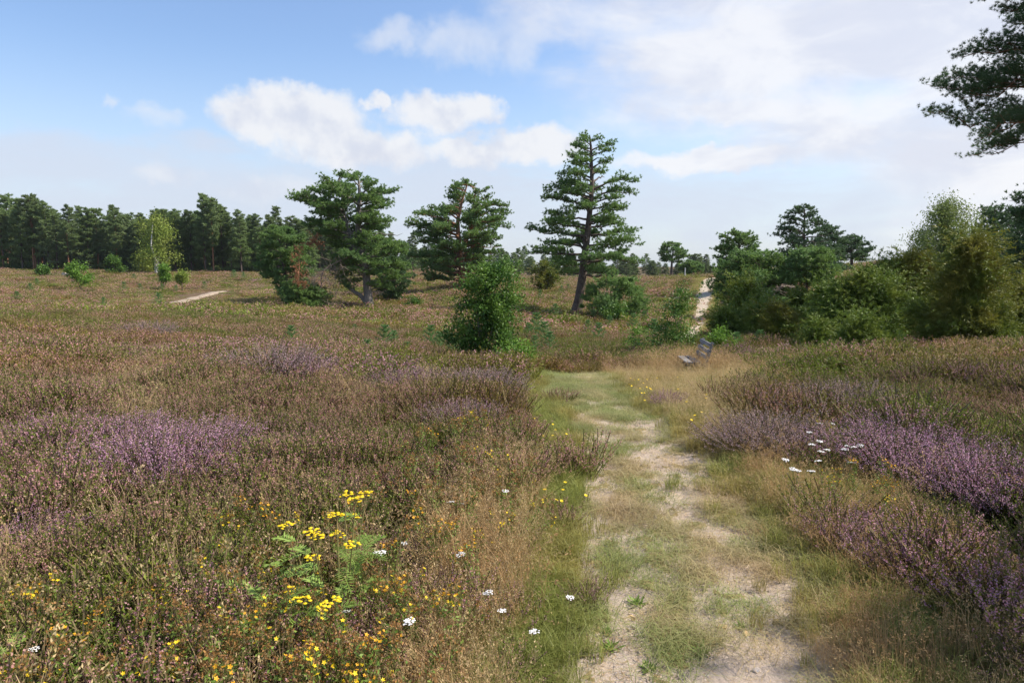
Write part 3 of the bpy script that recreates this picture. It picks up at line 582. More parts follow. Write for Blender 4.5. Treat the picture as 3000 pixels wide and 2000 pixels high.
# ------------------------------------------------------------------ trees and bushes
def env_fn(sil):
    s = np.array(sorted(sil), float)
    def f(h, phi):
        c = np.cos(phi); rl = np.interp(h, s[:, 0], s[:, 1]); rr = np.interp(h, s[:, 0], s[:, 2]); return rr*(c+1)/2+rl*(1-c)/2
    return f, s
def star_tufts(g, Pt, Dt, r, k, Ln, W, mat=0, spread=.8):
    i = np.repeat(np.arange(len(Pt)), k); D = unit(Dt[i]*.45+r.normal(0, spread*.6, (len(i), 3)))*Ln*(.7+.5*r.random((len(i), 1)))
    blades(g, Pt[i], D, unit(np.cross(D, r.normal(0, 1, D.shape)))*W, mat)
def pine(name, seed, sil, trunk, r0, nprim=55, Ln=.20, W=.04, k=9, step=.13, mats=('pine', 'bark'), rise=.28, bend=.0, dens=1.0, gap=0.0, limb=.30, leaders=None, loc=None, lat=3, label=None, cat='pine tree', group=None, sec=4.0, parts=True, droop=0.0, start=.25):
    """sil: (height, reach left, reach right); trunk: list of (x, y, z)"""
    r = np.random.default_rng(seed); f, s = env_fn(sil); hb, H = s[0, 0], s[-1, 0]; trunk = np.array(trunk, float)
    gt, gc = Geo(), Geo(); lead = [trunk]+[np.array(l, float) for l in (leaders or [])]
    for q, T in enumerate(lead):
        t = np.linspace(0, 1, 14); s0 = np.linspace(0, 1, len(T)); p = np.stack([np.interp(t, s0, T[:, c]) for c in range(3)], -1)
        if len(T) > 2: p[1:-1] = (p[:-2]+2*p[1:-1]+p[2:])/4
        p[1:-1, :2] += r.normal(0, .03, (12, 2)); base = r0 if q == 0 else r0*.62
        rad = base*(1-.88*t)**.9+.012; rad[0] *= 1.35 if q == 0 else 1; tube(gt, p, rad, 9)
    def at_trunk(h, phi):
        best = None
        for T in lead:
            if T[0, 2]-.2 <= h <= T[-1, 2]+.05:
                c = np.array([np.interp(h, T[:, 2], T[:, 0]), np.interp(h, T[:, 2], T[:, 1]), h])
                if best is None or np.cos(phi)*(c[0]-best[0]) > .05: best = c
        return best if best is not None else np.array([*lead[0][-1][:2], h])
    TP, TD = [], []
    for i in range(nprim):
        hh = hb+(H-hb)*((i+.6*r.random())/nprim)**.92; phi = i*2.39996+r.normal(0, .35); R = f(hh, phi)*(.74+.42*r.random())
        R = max(R, .35); u = (hh-hb)/(H-hb); a_ = rise*(.3+1.3*u) - droop*(1-u); z0 = hh-a_*R*.75
        z0 = max(z0, hb*.75+.1); S = at_trunk(z0, phi); ax = np.array([np.cos(phi), np.sin(phi), 0])
        # reach is measured from the axis of the silhouette, not from the leaning trunk
        E = np.array([ax[0]*R, ax[1]*R*.9, hh]); v = E-S; n_ = 9; t = np.linspace(0, 1, n_)[:, None]
        L_ = np.linalg.norm(v[:2])+.01; pth = S+v*t; pth[:, 2] += np.sin(t[:, 0]*np.pi)*L_*r.uniform(-.06, .12)
        side = np.array([-v[1], v[0], 0])/L_; pth += side*(np.sin(t*2.5+r.random()*6)*L_*.10)*t; pth[:, 2] += (r.normal(0, .045*L_, n_)*t[:, 0])
        tube(gt, pth, np.linspace(max(.022, r0*limb*(.35+L_/6)), .010, n_), 5)
        if r.random() < gap: continue
        n2 = int((L_*sec+3)*dens); side_sign = 1
        for q in range(n2):
            tt = start+(1-start)*((q+r.random())/n2); C = np.array([np.interp(tt, t[:, 0], pth[:, c]) for c in range(3)])
            side_sign = -side_sign; an = side_sign*math.radians(r.uniform(25, 75))*(1-.4*tt); d0 = unit(v*[1, 1, .0]+1e-6); ca, sa = math.cos(an), math.sin(an)
            d = np.array([d0[0]*ca-d0[1]*sa, d0[0]*sa+d0[1]*ca, r.uniform(-.1, .6)]); l2 = min(1.9, (.25+.34*L_*(1.15-tt)))*r.uniform(.6, 1.15)
            m2 = max(2, int(l2/step)); ts = np.linspace(.25, 1, m2); pp = C+d*l2*ts[:, None]; pp[:, 2] += .10*l2*ts**2
            tube(gt, np.array([C, C+d*l2*.6, C+d*l2]), [.014, .010, .005], 3)
            for _ in range(lat):
                TP.append(pp+r.normal(0, 1, pp.shape)*[.17, .17, .075]+[0, 0, .05]); TD.append(unit(np.tile(d, (m2, 1))*.6+[0, 0, .75]+r.normal(0, .25, pp.shape)))
        TP.append(pth[-3:]+[0, 0, .05]); TD.append(np.tile(unit(v*[1, 1, 0]+[0, 0, .8]), (3, 1)))
    TP = np.concatenate(TP); TD = np.concatenate(TD); star_tufts(gc, TP, TD, r, k+4, Ln*.92, W*.82)
    root = empty(name, loc if loc is not None else (0, 0, 0)); gt.build('trunk', [M[mats[1]]], root); gc.build('crown', [M[mats[0]]], root)
    return tag(root, label, cat, group)
def D2h(u, v, Y): return P(u, v, Y)
def sil_from(rows, u0, Y, zg):
    """rows (v, u_left, u_right) read off the photograph -> metres around the foot of the tree at distance Y"""
    out = []
    for v, a, b in rows:
        xl, _, z = P(a, v, Y); xr = P(b, v, Y)[0]; x0 = P(u0, v, Y)[0]; out.append((z-zg, x0-xl, xr-x0))
    return out
def place(u, Y): x = P(u, 700, Y)[0]; return np.array([x, Y, zt1(x, Y)])
def tr(pts, u0, Y, zg):
    return [((P(u, v, Y)[0]-P(u0, v, Y)[0]), (0 if len(q) == 0 else q[0]), P(u, v, Y)[2]-zg) for u, v, *q in pts]

# tall leaning pine in the middle
Y0 = 53; c = place(1330, Y0); zg = c[2]; T = lambda x, y: (1176+.4*x, 274+.4*y)
rows = [(310, 1346, 1352), (322, 1310, 1390), (338, 1298, 1402), (358, 1277, 1395), (380, 1283, 1420), (398, 1280, 1425), (412, 1285, 1462), (432, 1262, 1440), (452, 1255, 1458),
        (470, 1255, 1452), (490, 1240, 1458), (502, 1214, 1470), (520, 1240, 1462), (538, 1228, 1478), (556, 1225, 1480), (575, 1220, 1492), (600, 1222, 1490), (618, 1226, 1470), (640, 1250, 1440)]
tp = [(1322, 728), (1334, 660), (1340, 600), (1346, 550), (1354, 480), (1358, 420), (1354, 360), (1350, 314)]
t1 = pine('pine_tree', 1, sil_from(rows, 1346, Y0, zg), tr(tp, 1346, Y0, zg), .36, 60, .20, .034, 9, .15, gap=.12, loc=(P(1346, 700, Y0)[0], Y0, zg), sec=3.0, rise=.22, droop=.12,
     label='tallest pine, dark leaning trunk and ragged conical crown standing alone in the hollow')
# spreading twin-stemmed pine
Y0 = 60; zg = place(845, Y0)[2]
rows = [(397, 790, 800), (408, 750, 835), (418, 722, 870), (432, 700, 912), (450, 688, 908), (470, 690, 900), (485, 696, 882), (500, 698, 900), (515, 702, 914), (530, 705, 905), (552, 760, 925), (575, 770, 938),
        (600, 765, 942), (625, 775, 932), (645, 790, 925), (668, 815, 900)]
tp = [(847, 712), (846, 660), (835, 600), (822, 555), (828, 500), (832, 440), (830, 405)]
pine('pine_tree', 2, sil_from(rows, 820, Y0, zg), tr(tp, 820, Y0, zg), .40, 98, .22, .040, 9, .16, gap=.05, loc=(P(820, 700, Y0)[0], Y0, zg), mats=('pine', 'bark_grey'), rise=.2, droop=.05, sec=3.0,
     leaders=[tr([(840, 615), (815, 560), (798, 510), (795, 460), (785, 410)], 820, Y0, zg), tr([(846, 700), (830, 680), (800, 660), (780, 640)], 820, Y0, zg)],
     label='broad twin-stemmed pine with domed crown, grey trunk forking near the ground')
simple_pine_late = [(26, 905, 68, [(590, 890, 925), (610, 870, 945), (640, 865, 948), (670, 870, 942), (692, 885, 930)], [(905, 712), (905, 650), (908, 595)], .18, 'dark low pine behind the right side of the twin-stemmed pine')]
# second pine with reddish limbs
Y0 = 80; zg = place(1066, Y0)[2]
rows = [(417, 1050, 1108), (430, 1036, 1120), (450, 1028, 1132), (468, 1026, 1172), (490, 940, 1174), (512, 945, 1172), (530, 950, 1168), (550, 945, 1150), (575, 942, 1145), (600, 950, 1140), (625, 955, 1130), (648, 965, 1120)]
tp = [(1064, 690), (1062, 620), (1056, 570), (1052, 510), (1060, 470), (1075, 425)]
pine('pine_tree', 3, sil_from(rows, 1062, Y0, zg), tr(tp, 1062, Y0, zg), .42, 82, .25, .046, 9, .18, gap=.06, loc=(P(1062, 700, Y0)[0], Y0, zg), mats=('pine', 'bark_red'), rise=.2, sec=2.6,
     leaders=[tr([(1058, 580), (1085, 520), (1090, 470), (1095, 430)], 1062, Y0, zg)],
     label='pine with reddish limbs and a long flat branch to the left, behind the leafy bush')
# tree left of the twin pine, and low boughs beneath
Y0 = 66; zg = place(650, Y0)[2]
rows = [(522, 620, 665), (540, 605, 690), (565, 598, 712), (590, 596, 722), (615, 600, 720), (640, 612, 715), (660, 640, 700), (680, 655, 700)]
pine('pine_tree', 4, sil_from(rows, 655, Y0, zg), tr([(665, 712), (660, 640), (650, 580), (645, 528)], 655, Y0, zg), .24, 50, .22, .045, 9, .17, loc=(P(655, 700, Y0)[0], Y0, zg), rise=.15,
     label='rounded lower pine crowded against the left side of the twin-stemmed pine')
Y0 = 57; zg = place(690, Y0)[2]
rows = [(655, 660, 705), (668, 645, 735), (684, 640, 752), (700, 648, 758), (708, 655, 755)]
pine('pine_shrub', 5, sil_from(rows, 700, Y0, zg), tr([(700, 712), (700, 690), (702, 660)], 700, Y0, zg), .10, 34, .2, .045, 9, .15, loc=(P(700, 700, Y0)[0], Y0, zg), rise=.1, start=.1,
     label='low blue-green pine boughs resting on the heather under the twin pine')
# dead boughs hanging in the twin pine
def dead_boughs(name, seed, pts, spread, n_, ln, label, cat, down=.5, needles=0, mat='dead_wood', twig_r=.012):
    r = np.random.default_rng(seed); g = Geo(); gn = Geo()
    pts = np.array(pts, float); q = np.linspace(0, 1, 12); s0 = np.linspace(0, 1, len(pts)); main = np.stack([np.interp(q, s0, pts[:, c]) for c in range(3)], -1); main[1:-1] += r.normal(0, .06, (10, 3))
    tube(g, main, np.linspace(.07, .02, 12), 6, 0)
    for i in range(n_):
        c = main[r.integers(2, 12)]+r.normal(0, spread*.25, 3); d = unit(r.normal(0, 1, 3)*[1, .6, .6]+[0, 0, -down])*ln*r.uniform(.4, 1.1); m = c+d*.5+r.normal(0, .12*ln, 3)
        e = c+d; p = np.array([c, m, e]); tube(g, p, [twig_r*1.4, twig_r, twig_r*.5], 3, 0)
        for _ in range(3):
            s = p[1]+(p[2]-p[1])*r.random(); tube(g, np.array([s, s+unit(d+r.normal(0, .5*ln, 3))*ln*.35]), [twig_r*.7, twig_r*.3], 3, 0)
            if needles: star_tufts(gn, s+r.normal(0, .12, (needles, 3)), unit(r.normal(0, 1, (needles, 3))), r, 6, .2, .035)
    root = empty(name, pts[0]); o = g.build('branches', [M[mat]], root); o.location = -pts[0]
    if needles: o = gn.build('brown_needles', [M['dead_needle']], root); o.location = -pts[0]
    return tag(root, label, cat)
dead_boughs('dead_branch', 1, [P(800, 590, 58), P(740, 620, 57.5), P(735, 705, 57)], 2.2, 150, 2.2, 'tangle of bare grey-brown twigs hanging left of the twin pine trunk', 'dead branches', 1.0)
dead_boughs('dead_branch', 2, [P(684, 690, 56), P(685, 640, 56), P(690, 582, 56)], .8, 26, .9, 'small dead sapling with rust-brown needles before the rounded pine', 'dead tree', -.7, 2, 'bark_red')
dead_boughs('dead_branch', 3, [P(735, 560, 57.5), P(712, 548, 57)], .6, 14, .7, 'rust-brown withered bough jutting out left of the twin pine', 'dead branch', .0, 2, 'bark_red')
# small pines on the skyline and at the right of the sandy track
def simple_pine(seed, u0, Y0, rows, tp, r0, label, n_=44, Ln=.28, W=.06, mats=('pine', 'bark'), k=8, step=.22, **kw):
    zg = place(u0, Y0)[2]; return pine('pine_tree', seed, sil_from(rows, u0, Y0, zg), tr(tp, u0, Y0, zg), r0, n_, Ln, W, k, step, mats, loc=(P(u0, 700, Y0)[0], Y0, zg), label=label, lat=2, **kw)
simple_pine(11, 1541, 118, [(557, 1535, 1550), (565, 1520, 1562), (576, 1513, 1570), (586, 1514, 1574), (596, 1512, 1570), (604, 1520, 1565)], [(1540, 645), (1540, 600), (1545, 560)], .26,
            'small flat-topped umbrella pine alone on the skyline left of the track', 26, .36, .08, rise=.3, sec=2.4)
simple_pine(12, 1588, 122, [(600, 1580, 1592), (608, 1565, 1604), (618, 1560, 1608), (630, 1562, 1606), (636, 1568, 1600)], [(1588, 645), (1588, 604)], .2, 'low rounded pine on the skyline beside the umbrella pine', 26, .36, .08)
simple_pine(13, 1690, 66, [(533, 1672, 1705), (545, 1656, 1722), (560, 1650, 1728), (575, 1640, 1728), (590, 1638, 1735), (605, 1640, 1745), (622, 1648, 1755), (640, 1660, 1750)], [(1694, 665), (1694, 600), (1690, 540)], .24,
            'bushy flat-topped pine immediately right of the sandy track near the crest', 50, .25, .05, step=.18)
simple_pine(14, 1838, 78, [(474, 1828, 1848), (486, 1804, 1866), (500, 1796, 1862), (520, 1788, 1890), (540, 1772, 1905), (556, 1784, 1912), (575, 1790, 1920), (595, 1778, 1925), (612, 1772, 1925), (640, 1830, 1930), (668, 1840, 1925)],
            [(1845, 700), (1842, 600), (1838, 480)], .34, 'tall layered pine on the rise right of the track, highest of its group', 66, .27, .055, ('pine_dark', 'bark'), rise=.12, sec=2.8, gap=.1)
simple_pine(15, 1900, 84, [(520, 1888, 1908), (540, 1870, 1922), (565, 1865, 1930), (590, 1868, 1935), (610, 1880, 1925)], [(1900, 660), (1900, 525)], .24, 'dark pine tucked close behind the right side of the tallest hill pine', 34, .3, .06, ('pine_dark', 'bark'))
simple_pine(16, 1948, 92, [(542, 1938, 1962), (552, 1922, 1975), (566, 1915, 1990), (580, 1920, 1992), (594, 1930, 1985), (600, 1930, 1975)], [(1950, 625), (1950, 580), (1948, 548)], .24, 'open-crowned small pine on the heather hilltop, last of the hill group', 30, .3, .065, ('pine_dark', 'bark'))
for a_ in simple_pine_late: simple_pine(*a_, 44, .24, .048, ('pine_dark', 'bark'), step=.18)
# spreading low pines between track and junipers
zz = [(17, 1740, 46, [(582, 1690, 1760), (600, 1672, 1810), (620, 1650, 1830), (645, 1640, 1842), (670, 1640, 1840), (695, 1650, 1840), (715, 1660, 1835)], 'low spreading blue-green pine filling the gap between track and hill'),
      (18, 1850, 44, [(575, 1835, 1885), (590, 1815, 1900), (610, 1800, 1905), (635, 1790, 1908), (655, 1800, 1900)], 'pale green leaning pine bough crown above the dead curved branch')]
for sd, u0, Y0, rows, lb in zz: simple_pine(sd, u0, Y0, rows, [(u0+5, 740), (u0, 690), (u0, rows[0][0]+5)], .16, lb, 56, .2, .04, step=.15, rise=.12, start=.15)
dead_boughs('dead_branch', 5, [P(1838, 668, 41), P(1820, 658, 40.8), P(1795, 655, 40.5), P(1780, 668, 40.5)], .5, 16, .8, 'bare curved reddish dead branch arching out of the low pines', 'dead branch', .3, 0, 'dead_wood')
simple_pine(19, 1820, 30, [(690, 1790, 1850), (705, 1770, 1875), (725, 1765, 1880), (745, 1775, 1880), (765, 1780, 1870)], [(1825, 790), (1825, 740), (1822, 695)], .06, 'small blue-green pine standing between two yellowish junipers', 34, .14, .025, step=.10, start=.1)

# near pine reaching in from the right
def big_pine():
    Y0 = 25; zg = place(2490, Y0)[2]
    rows = [(-330, 2460, 2520), (-240, 2380, 2600), (-120, 2300, 2680), (-60, 2240, 2700), (-20, 2190, 2700), (35, 2230, 2700), (70, 2290, 2700), (105, 2230, 2700), (150, 2160, 2700), (185, 2130, 2700), (225, 2145, 2700), (260, 2140, 2700), (295, 2145, 2700), (325, 2200, 2680), (345, 2290, 2650), (345, 2350, 2600)]
    return pine('pine_tree', 21, sil_from(rows, 2490, Y0, zg), [(0.3, 0, -.1), (.1, .1, 5), (-.2, 0, 10), (0, 0, 17.5)], .36, 92, .14, .009, 22, .10, ('pine_dark', 'bark_red'), rise=.05, loc=(P(2490, 700, Y0)[0], Y0, zg), lat=3, sec=3.8, limb=.16,
         label='big dark pine whose long branches hang into the view at the top right', droop=.08, gap=.02, start=.3)
big_pine()
def right_pines():
    simple_pine(22, 2420, 32, [(380, 2400, 2440), (420, 2345, 2500), (470, 2318, 2520), (520, 2300, 2520), (570, 2290, 2520), (620, 2290, 2520), (660, 2300, 2520)], [(2425, 720), (2420, 385)], .26, 'very dark pine at the right edge behind the tall juniper', 60, .17, .028, ('pine_dark', 'bark'), k=9, step=.13)
    simple_pine(23, 2268, 48, [(474, 2250, 2272), (490, 2238, 2290), (510, 2230, 2300), (540, 2225, 2320), (580, 2225, 2330), (620, 2240, 2320)], [(2268, 690), (2268, 480)], .22, 'slim dark pine between the birch and the dark pine at the edge', 46, .2, .038, ('pine_dark', 'bark'), step=.16)
    simple_pine(24, 2325, 50, [(478, 2318, 2328), (500, 2300, 2345), (540, 2290, 2370), (600, 2280, 2380), (640, 2290, 2370)], [(2325, 690), (2325, 485)], .22, 'pointed pine top just left of the darkest pine', 42, .2, .038, ('pine_dark', 'bark'), step=.16)
right_pines()
# pine beside the path outside the view on the right, throwing its shade on the near corner
pine('pine_tree', 25, [(4.2, 2.2, 3), (5.2, 3.0, 3.2), (7, 3.0, 3.2), (9, 2.6, 2.6), (10.8, .8, .8)], [(.1, 0, -.1), (0, .1, 5), (0, 0, 10.6)], .26, 44, .22, .04, 9, .17, ('pine_dark', 'bark_red'), loc=(12.25, 2.2, zt1(12.25, 2.2)), label='pine beside the path throwing shade on its near right corner')

# leafy bushes, birches, junipers ----------------------------------------------------
def bush(name, seed, sil, nspray, Lsp, kind, ls, mats, loc, label, cat, group=None, stems=8, stem_r=.02, per=9, up=.5, dep=.8, lump=.28, arch=.0, kids=True, center=None, inner=.33, cl=12, cr=.16):
    r = np.random.default_rng(seed); f, s = env_fn(sil); gl, gs = Geo(), Geo(); H = s[-1, 0]; hb = s[0, 0]
    nspray_all = nspray; nspray = max(8, nspray//cl)
    w = np.interp(np.linspace(hb, H, 60), s[:, 0], (s[:, 1]+s[:, 2])/2+.15); cw = np.cumsum(w)/w.sum(); h = np.interp(r.random(nspray), np.r_[0, cw], np.linspace(hb, H, 61)); phi = r.random(nspray)*2*np.pi
    ph = r.random(6)*6.28; L1 = np.sin(phi*3+h*4.1/H*3+ph[0])*np.sin(h/H*11+ph[1])+.7*np.sin(phi*5-h/H*17+ph[2])*np.sin(h/H*23+phi*2+ph[3])+.4*np.sin(phi*9+h/H*31+ph[4])
    R = f(h, phi)*(1+lump*.5*L1); rho = r.random(nspray)**inner; rad = R*rho; ax = np.stack([np.cos(phi), np.sin(phi)*dep, 0*phi], -1)
    O = ax*(rad-Lsp*.6).clip(0)[:, None]; O[:, 2] = h-Lsp*min(up, .8)*.45
    D = unit(ax*(.25+.75*rho)[:, None]+np.array([0, 0, 1])*up+r.normal(0, .28, (nspray, 3))); big = r.uniform(.7, 1.35, nspray)
    if kind == 'needle' and nspray > 40: tall = r.random(nspray) < .16; big = np.where(tall, r.uniform(1.5, 2.1, nspray), r.uniform(.55, 1.05, nspray)); D = unit(D+np.array([0, 0, 1.])*np.where(tall, .9, 0)[:, None])
    c_ = np.repeat(np.arange(nspray), nspray_all//nspray+1)[:nspray_all]; sz = min(1., R.mean()/.5); O = O[c_]+r.normal(0, cr*sz, (nspray_all, 3))*big[c_][:, None]*[1, 1, .6]; D = unit(D[c_]+r.normal(0, .34, (nspray_all, 3))); ln = Lsp*(.6+.6*r.random(nspray_all))*big[c_]; nspray = nspray_all; O[:, 2] = np.maximum(O[:, 2], .02)
    i = np.repeat(np.arange(nspray), per); t = r.random(len(i)); C = O[i]+D[i]*(ln[i]*t)[:, None]; C[:, 2] -= arch*ln[i]*t**2.2
    if kind == 'leaf':
        C = C+r.normal(0, ls*.9, C.shape); Dl = unit(D[i]*.5+r.normal(0, .8, C.shape)+[0, 0, .1])*ls*(.7+.6*r.random((len(i), 1))); nrm = unit(r.normal(0, .7, C.shape)+[0, 0, 1.]); Wd = unit(np.cross(Dl, nrm))*ls*.34; blades(gl, C, Dl, Wd, 0, True, .9)
    elif kind == 'drop':
        C = C+r.normal(0, ls*1.4, C.shape)*[1, 1, 1.8]; Dl = unit(r.normal(0, .5, C.shape)+[0, 0, -.5])*ls*(.7+.6*r.random((len(i), 1))); Wd = unit(np.cross(Dl, r.normal(0, 1, C.shape)))*ls*.36; blades(gl, C, Dl, Wd, 0, True, .9)
    else:
        Dl = D[i]*.75+r.normal(0, .45, C.shape); Dl[:, 2] -= arch*t*1.3; Dl = unit(Dl)*ls*(.7+.6*r.random((len(i), 1))); Wd = unit(np.cross(Dl, r.normal(0, 1, C.shape)))*ls*.14; blades(gl, C+r.normal(0, .012, C.shape), Dl, Wd, 0)
    for q in range(stems):
        j = r.integers(0, nspray); e = O[j]*[.8, .8, .95]; b = np.array([r.normal(0, .05), r.normal(0, .05), -.05]); m = b*.5+e*.5+r.normal(0, .05, 3); m[2] = e[2]*.55; tube(gs, np.array([b, m, e]), [stem_r, stem_r*.7, stem_r*.3], 5)
    root = empty(name, loc); gs.build('stem', [M[mats[1]]], root); gl.build('foliage', [M[mats[0]]], root); return tag(root, label, cat, group)
def bush_at(name, seed, u0, Y0, rows, nspray, Lsp, kind, ls, mats, label, cat, **kw):
    zg = place(u0, Y0)[2]; s = [(max(h, .02), max(a, .02), max(b, .02)) for h, a, b in sil_from(rows, u0, Y0, zg)]
    return bush(name, seed, s, nspray, Lsp, kind, ls, mats, (P(u0, 700, Y0)[0], Y0, zg), label, cat, **kw)
rows = [(612, 1125, 1160), (628, 1095, 1180), (650, 1072, 1188), (680, 1050, 1178), (705, 1045, 1175), (740, 1040, 1180), (765, 1028, 1188), (785, 1040, 1185), (805, 1058, 1185), (830, 1085, 1188), (848, 1115, 1180)]
bush_at('oak_bush', 31, 1120, 19.5, rows, 1500, .34, 'leaf', .075, ('oak', 'bark_grey'), 'dark green leafy oak bush standing left of where the path dips', 'bush', stems=14, stem_r=.028, per=14, up=.8, lump=.55, inner=.5, cl=16, cr=.15)
rows = [(790, 1165, 1200), (810, 1150, 1225), (828, 1150, 1228), (842, 1165, 1222)]
bush_at('leafy_shrub', 32, 1188, 17.5, rows, 160, .25, 'leaf', .07, ('oak_bright', 'stalk'), 'bright green low shrub at the right foot of the oak bush', 'shrub', stems=10, per=12, arch=.6)
# open oak sapling before the sandy track
rows = [(655, 1560, 1576), (680, 1555, 1590), (700, 1528, 1600), (720, 1535, 1598), (745, 1530, 1590), (768, 1500, 1612), (790, 1470, 1625), (810, 1480, 1610), (822, 1500, 1590)]
bush_at('oak_sapling', 33, 1560, 21, rows, 420, .34, 'leaf', .065, ('oak', 'bark'), 'thin open oak sapling left of the bench, sand showing through', 'sapling', stems=22, stem_r=.014, per=15, up=.35, lump=.5, inner=.5)
rows = [(748, 1440, 1455), (765, 1425, 1480), (785, 1415, 1500), (805, 1430, 1500)]
bush_at('oak_sapling', 34, 1460, 22, rows, 70, .3, 'leaf', .06, ('oak_bright', 'bark'), 'scrappy low sapling with bright leaves left of the open oak sapling', 'sapling', stems=10, stem_r=.01, per=12, up=.3, inner=.6)
# dense bush at the foot of the tall pine
rows = [(638, 1370, 1450), (655, 1345, 1475), (675, 1335, 1487), (700, 1338, 1490), (722, 1345, 1480), (742, 1375, 1460)]
bush_at('pine_shrub', 35, 1412, 50, rows, 1500, .45, 'needle', .24, ('pine', 'bark'), 'dense rounded dark evergreen shrub at the right foot of the tallest pine', 'shrub', per=12, up=.35, lump=.3)
rows = [(700, 1395, 1425), (715, 1385, 1450), (735, 1385, 1455), (748, 1395, 1445)]
bush_at('leafy_shrub', 36, 1420, 47, rows, 160, .35, 'leaf', .15, ('oak', 'bark'), 'bright leafy shrub poking out before the evergreen under the tallest pine', 'shrub', per=10)
# birch at the forest edge
rows = [(500, 355, 372), (512, 335, 392), (530, 325, 402), (550, 322, 406), (570, 322, 412), (582, 318, 412), (594, 325, 400)]
b_ = bush_at('birch_tree', 41, 366, 148, rows, 460, 1.3, 'drop', .36, ('birch', 'bark_white'), 'yellow-green birch with white trunk standing before the dark wood', 'birch tree', stems=10, stem_r=.08, per=12, up=.2, arch=.9, inner=.6, lump=.8, cr=.5)
g = Geo(); zb = b_.location[2]; tube(g, [(0, -.6, -.2), (.25, -1.0, 3), (.3, -2.6, 6), (.1, -1, 11)], [.3, .24, .17, .04], 8); g.build('trunk', [M['bark_white']], b_)
rows = [(585, 335, 350), (600, 315, 352), (618, 318, 350), (628, 322, 348)]
bush_at('birch_tree', 42, 336, 152, rows, 260, .8, 'drop', .3, ('birch', 'bark_white'), 'low olive-yellow birch just left of the white-trunked birch', 'birch tree', per=12, up=.2)
# birch on the right
rows = [(462, 2138, 2200), (480, 2120, 2215), (505, 2100, 2225), (530, 2088, 2230), (555, 2078, 2230), (580, 2072, 2225), (605, 2070, 2215), (640, 2080, 2215)]
b_ = bush_at('birch_tree', 43, 2160, 30, rows, 1900, .5, 'drop', .075, ('birch_cool', 'bark_grey'), 'airy grey-green birch rising behind the tall yellowish juniper', 'birch tree', stems=26, stem_r=.035, per=12, up=.9, lump=.55, arch=.35, inner=.6)
g = Geo(); tube(g, [(0, 0, -.2), (.1, 0, 2), (0, .1, 4.3)], [.09, .06, .015], 7); g.build('trunk', [M['bark_grey']], b_)
# junipers
J = [(51, 2225, 16.5, [(540, 2228, 2252), (565, 2200, 2280), (590, 2185, 2298), (620, 2160, 2305), (650, 2150, 2290), (690, 2110, 2300), (720, 2100, 2320), (750, 2085, 2325), (780, 2090, 2330), (808, 2110, 2325)], 5200, 'juniper', 'tallest yellow-green juniper with drooping sprays at the right of the thicket'),
     (52, 2085, 21, [(580, 2090, 2130), (610, 2060, 2160), (650, 2050, 2170), (700, 2050, 2180), (760, 2060, 2180), (800, 2080, 2160)], 2600, 'juniper', 'dark olive juniper filling the hollow left of the tallest juniper'),
     (53, 1985, 19.5, [(618, 1950, 1985), (635, 1918, 2040), (660, 1905, 2075), (690, 1900, 2095), (720, 1900, 2105), (755, 1915, 2105), (785, 1930, 2100)], 3600, 'juniper_b', 'wide fresh green juniper mound in the middle of the thicket'),
     (54, 1905, 20, [(655, 1925, 1945), (680, 1885, 1960), (715, 1860, 1965), (745, 1840, 1960), (775, 1850, 1960)], 1700, 'juniper_b', 'smaller green juniper leaning against the wide mound on its left'),
     (55, 1710, 27, [(643, 1708, 1722), (660, 1695, 1740), (685, 1678, 1758), (710, 1650, 1765), (735, 1645, 1768), (762, 1655, 1765)], 2100, 'juniper_b', 'pointed green juniper beside the sandy track, leftmost of the thicket'),
     (56, 1790, 22.5, [(700, 1800, 1818), (720, 1780, 1845), (745, 1755, 1880), (770, 1750, 1905), (785, 1760, 1900)], 1500, 'juniper', 'yellowish juniper in front of the small blue-green pine'),
     (57, 1975, 16.2, [(735, 1950, 1980), (752, 1915, 2040), (770, 1895, 2075), (788, 1900, 2075), (800, 1910, 2060)], 1300, 'juniper_b', 'low green juniper skirt in front of the wide mound'),
     (58, 2340, 17.5, [(655, 2320, 2350), (680, 2300, 2400), (720, 2290, 2430), (760, 2290, 2440), (800, 2300, 2440)], 1900, 'juniper', 'low juniper cut by the right edge of the view'),
     (59, 1880, 18.5, [(740, 1872, 1890), (755, 1855, 1905), (775, 1850, 1910), (790, 1860, 1905)], 500, 'juniper_b', 'small bright juniper at the near edge of the thicket behind the heather'),
     (62, 1668, 25, [(705, 1664, 1674), (725, 1650, 1690), (750, 1640, 1700), (770, 1645, 1700)], 700, 'juniper_b', 'low juniper seedling cluster at the left foot of the pointed juniper'),
     (63, 1840, 25, [(672, 1836, 1848), (695, 1820, 1862), (725, 1805, 1875), (760, 1800, 1880)], 1500, 'juniper', 'upright olive juniper spire behind the yellowish juniper'),
     (64, 2040, 24, [(600, 2034, 2048), (625, 2015, 2068), (660, 2000, 2085), (710, 1995, 2090)], 1600, 'juniper_b', 'narrow green juniper spire between wide mound and dark olive juniper'),
     (65, 1745, 24, [(700, 1740, 1750), (725, 1722, 1768), (755, 1712, 1780), (780, 1715, 1785)], 1100, 'juniper_b', 'fresh green juniper between pointed juniper and the yellowish one'),
     (60, 1255, 88, [(606, 1235, 1262), (620, 1222, 1275), (640, 1218, 1280), (655, 1225, 1275)], 700, 'juniper', 'dark olive juniper left of the tallest pine, far side of the hollow')]
for sd, u0, Y0, rows, ns, mt, lb in J:
    far = Y0 > 40
    bush_at('juniper_bush', sd, u0, Y0, rows, ns, (.78 if not far else .8), 'needle', .085*Y0/18 if not far else .3, (mt, 'dead_wood'), lb, 'juniper', per=32 if not far else 12, up=1.25, lump=.6, arch=.42, inner=.42, stems=12, cl=26, cr=.085*Y0/18)
rows = [(765, 1640, 1652), (775, 1625, 1680), (790, 1622, 1700), (800, 1630, 1690)]
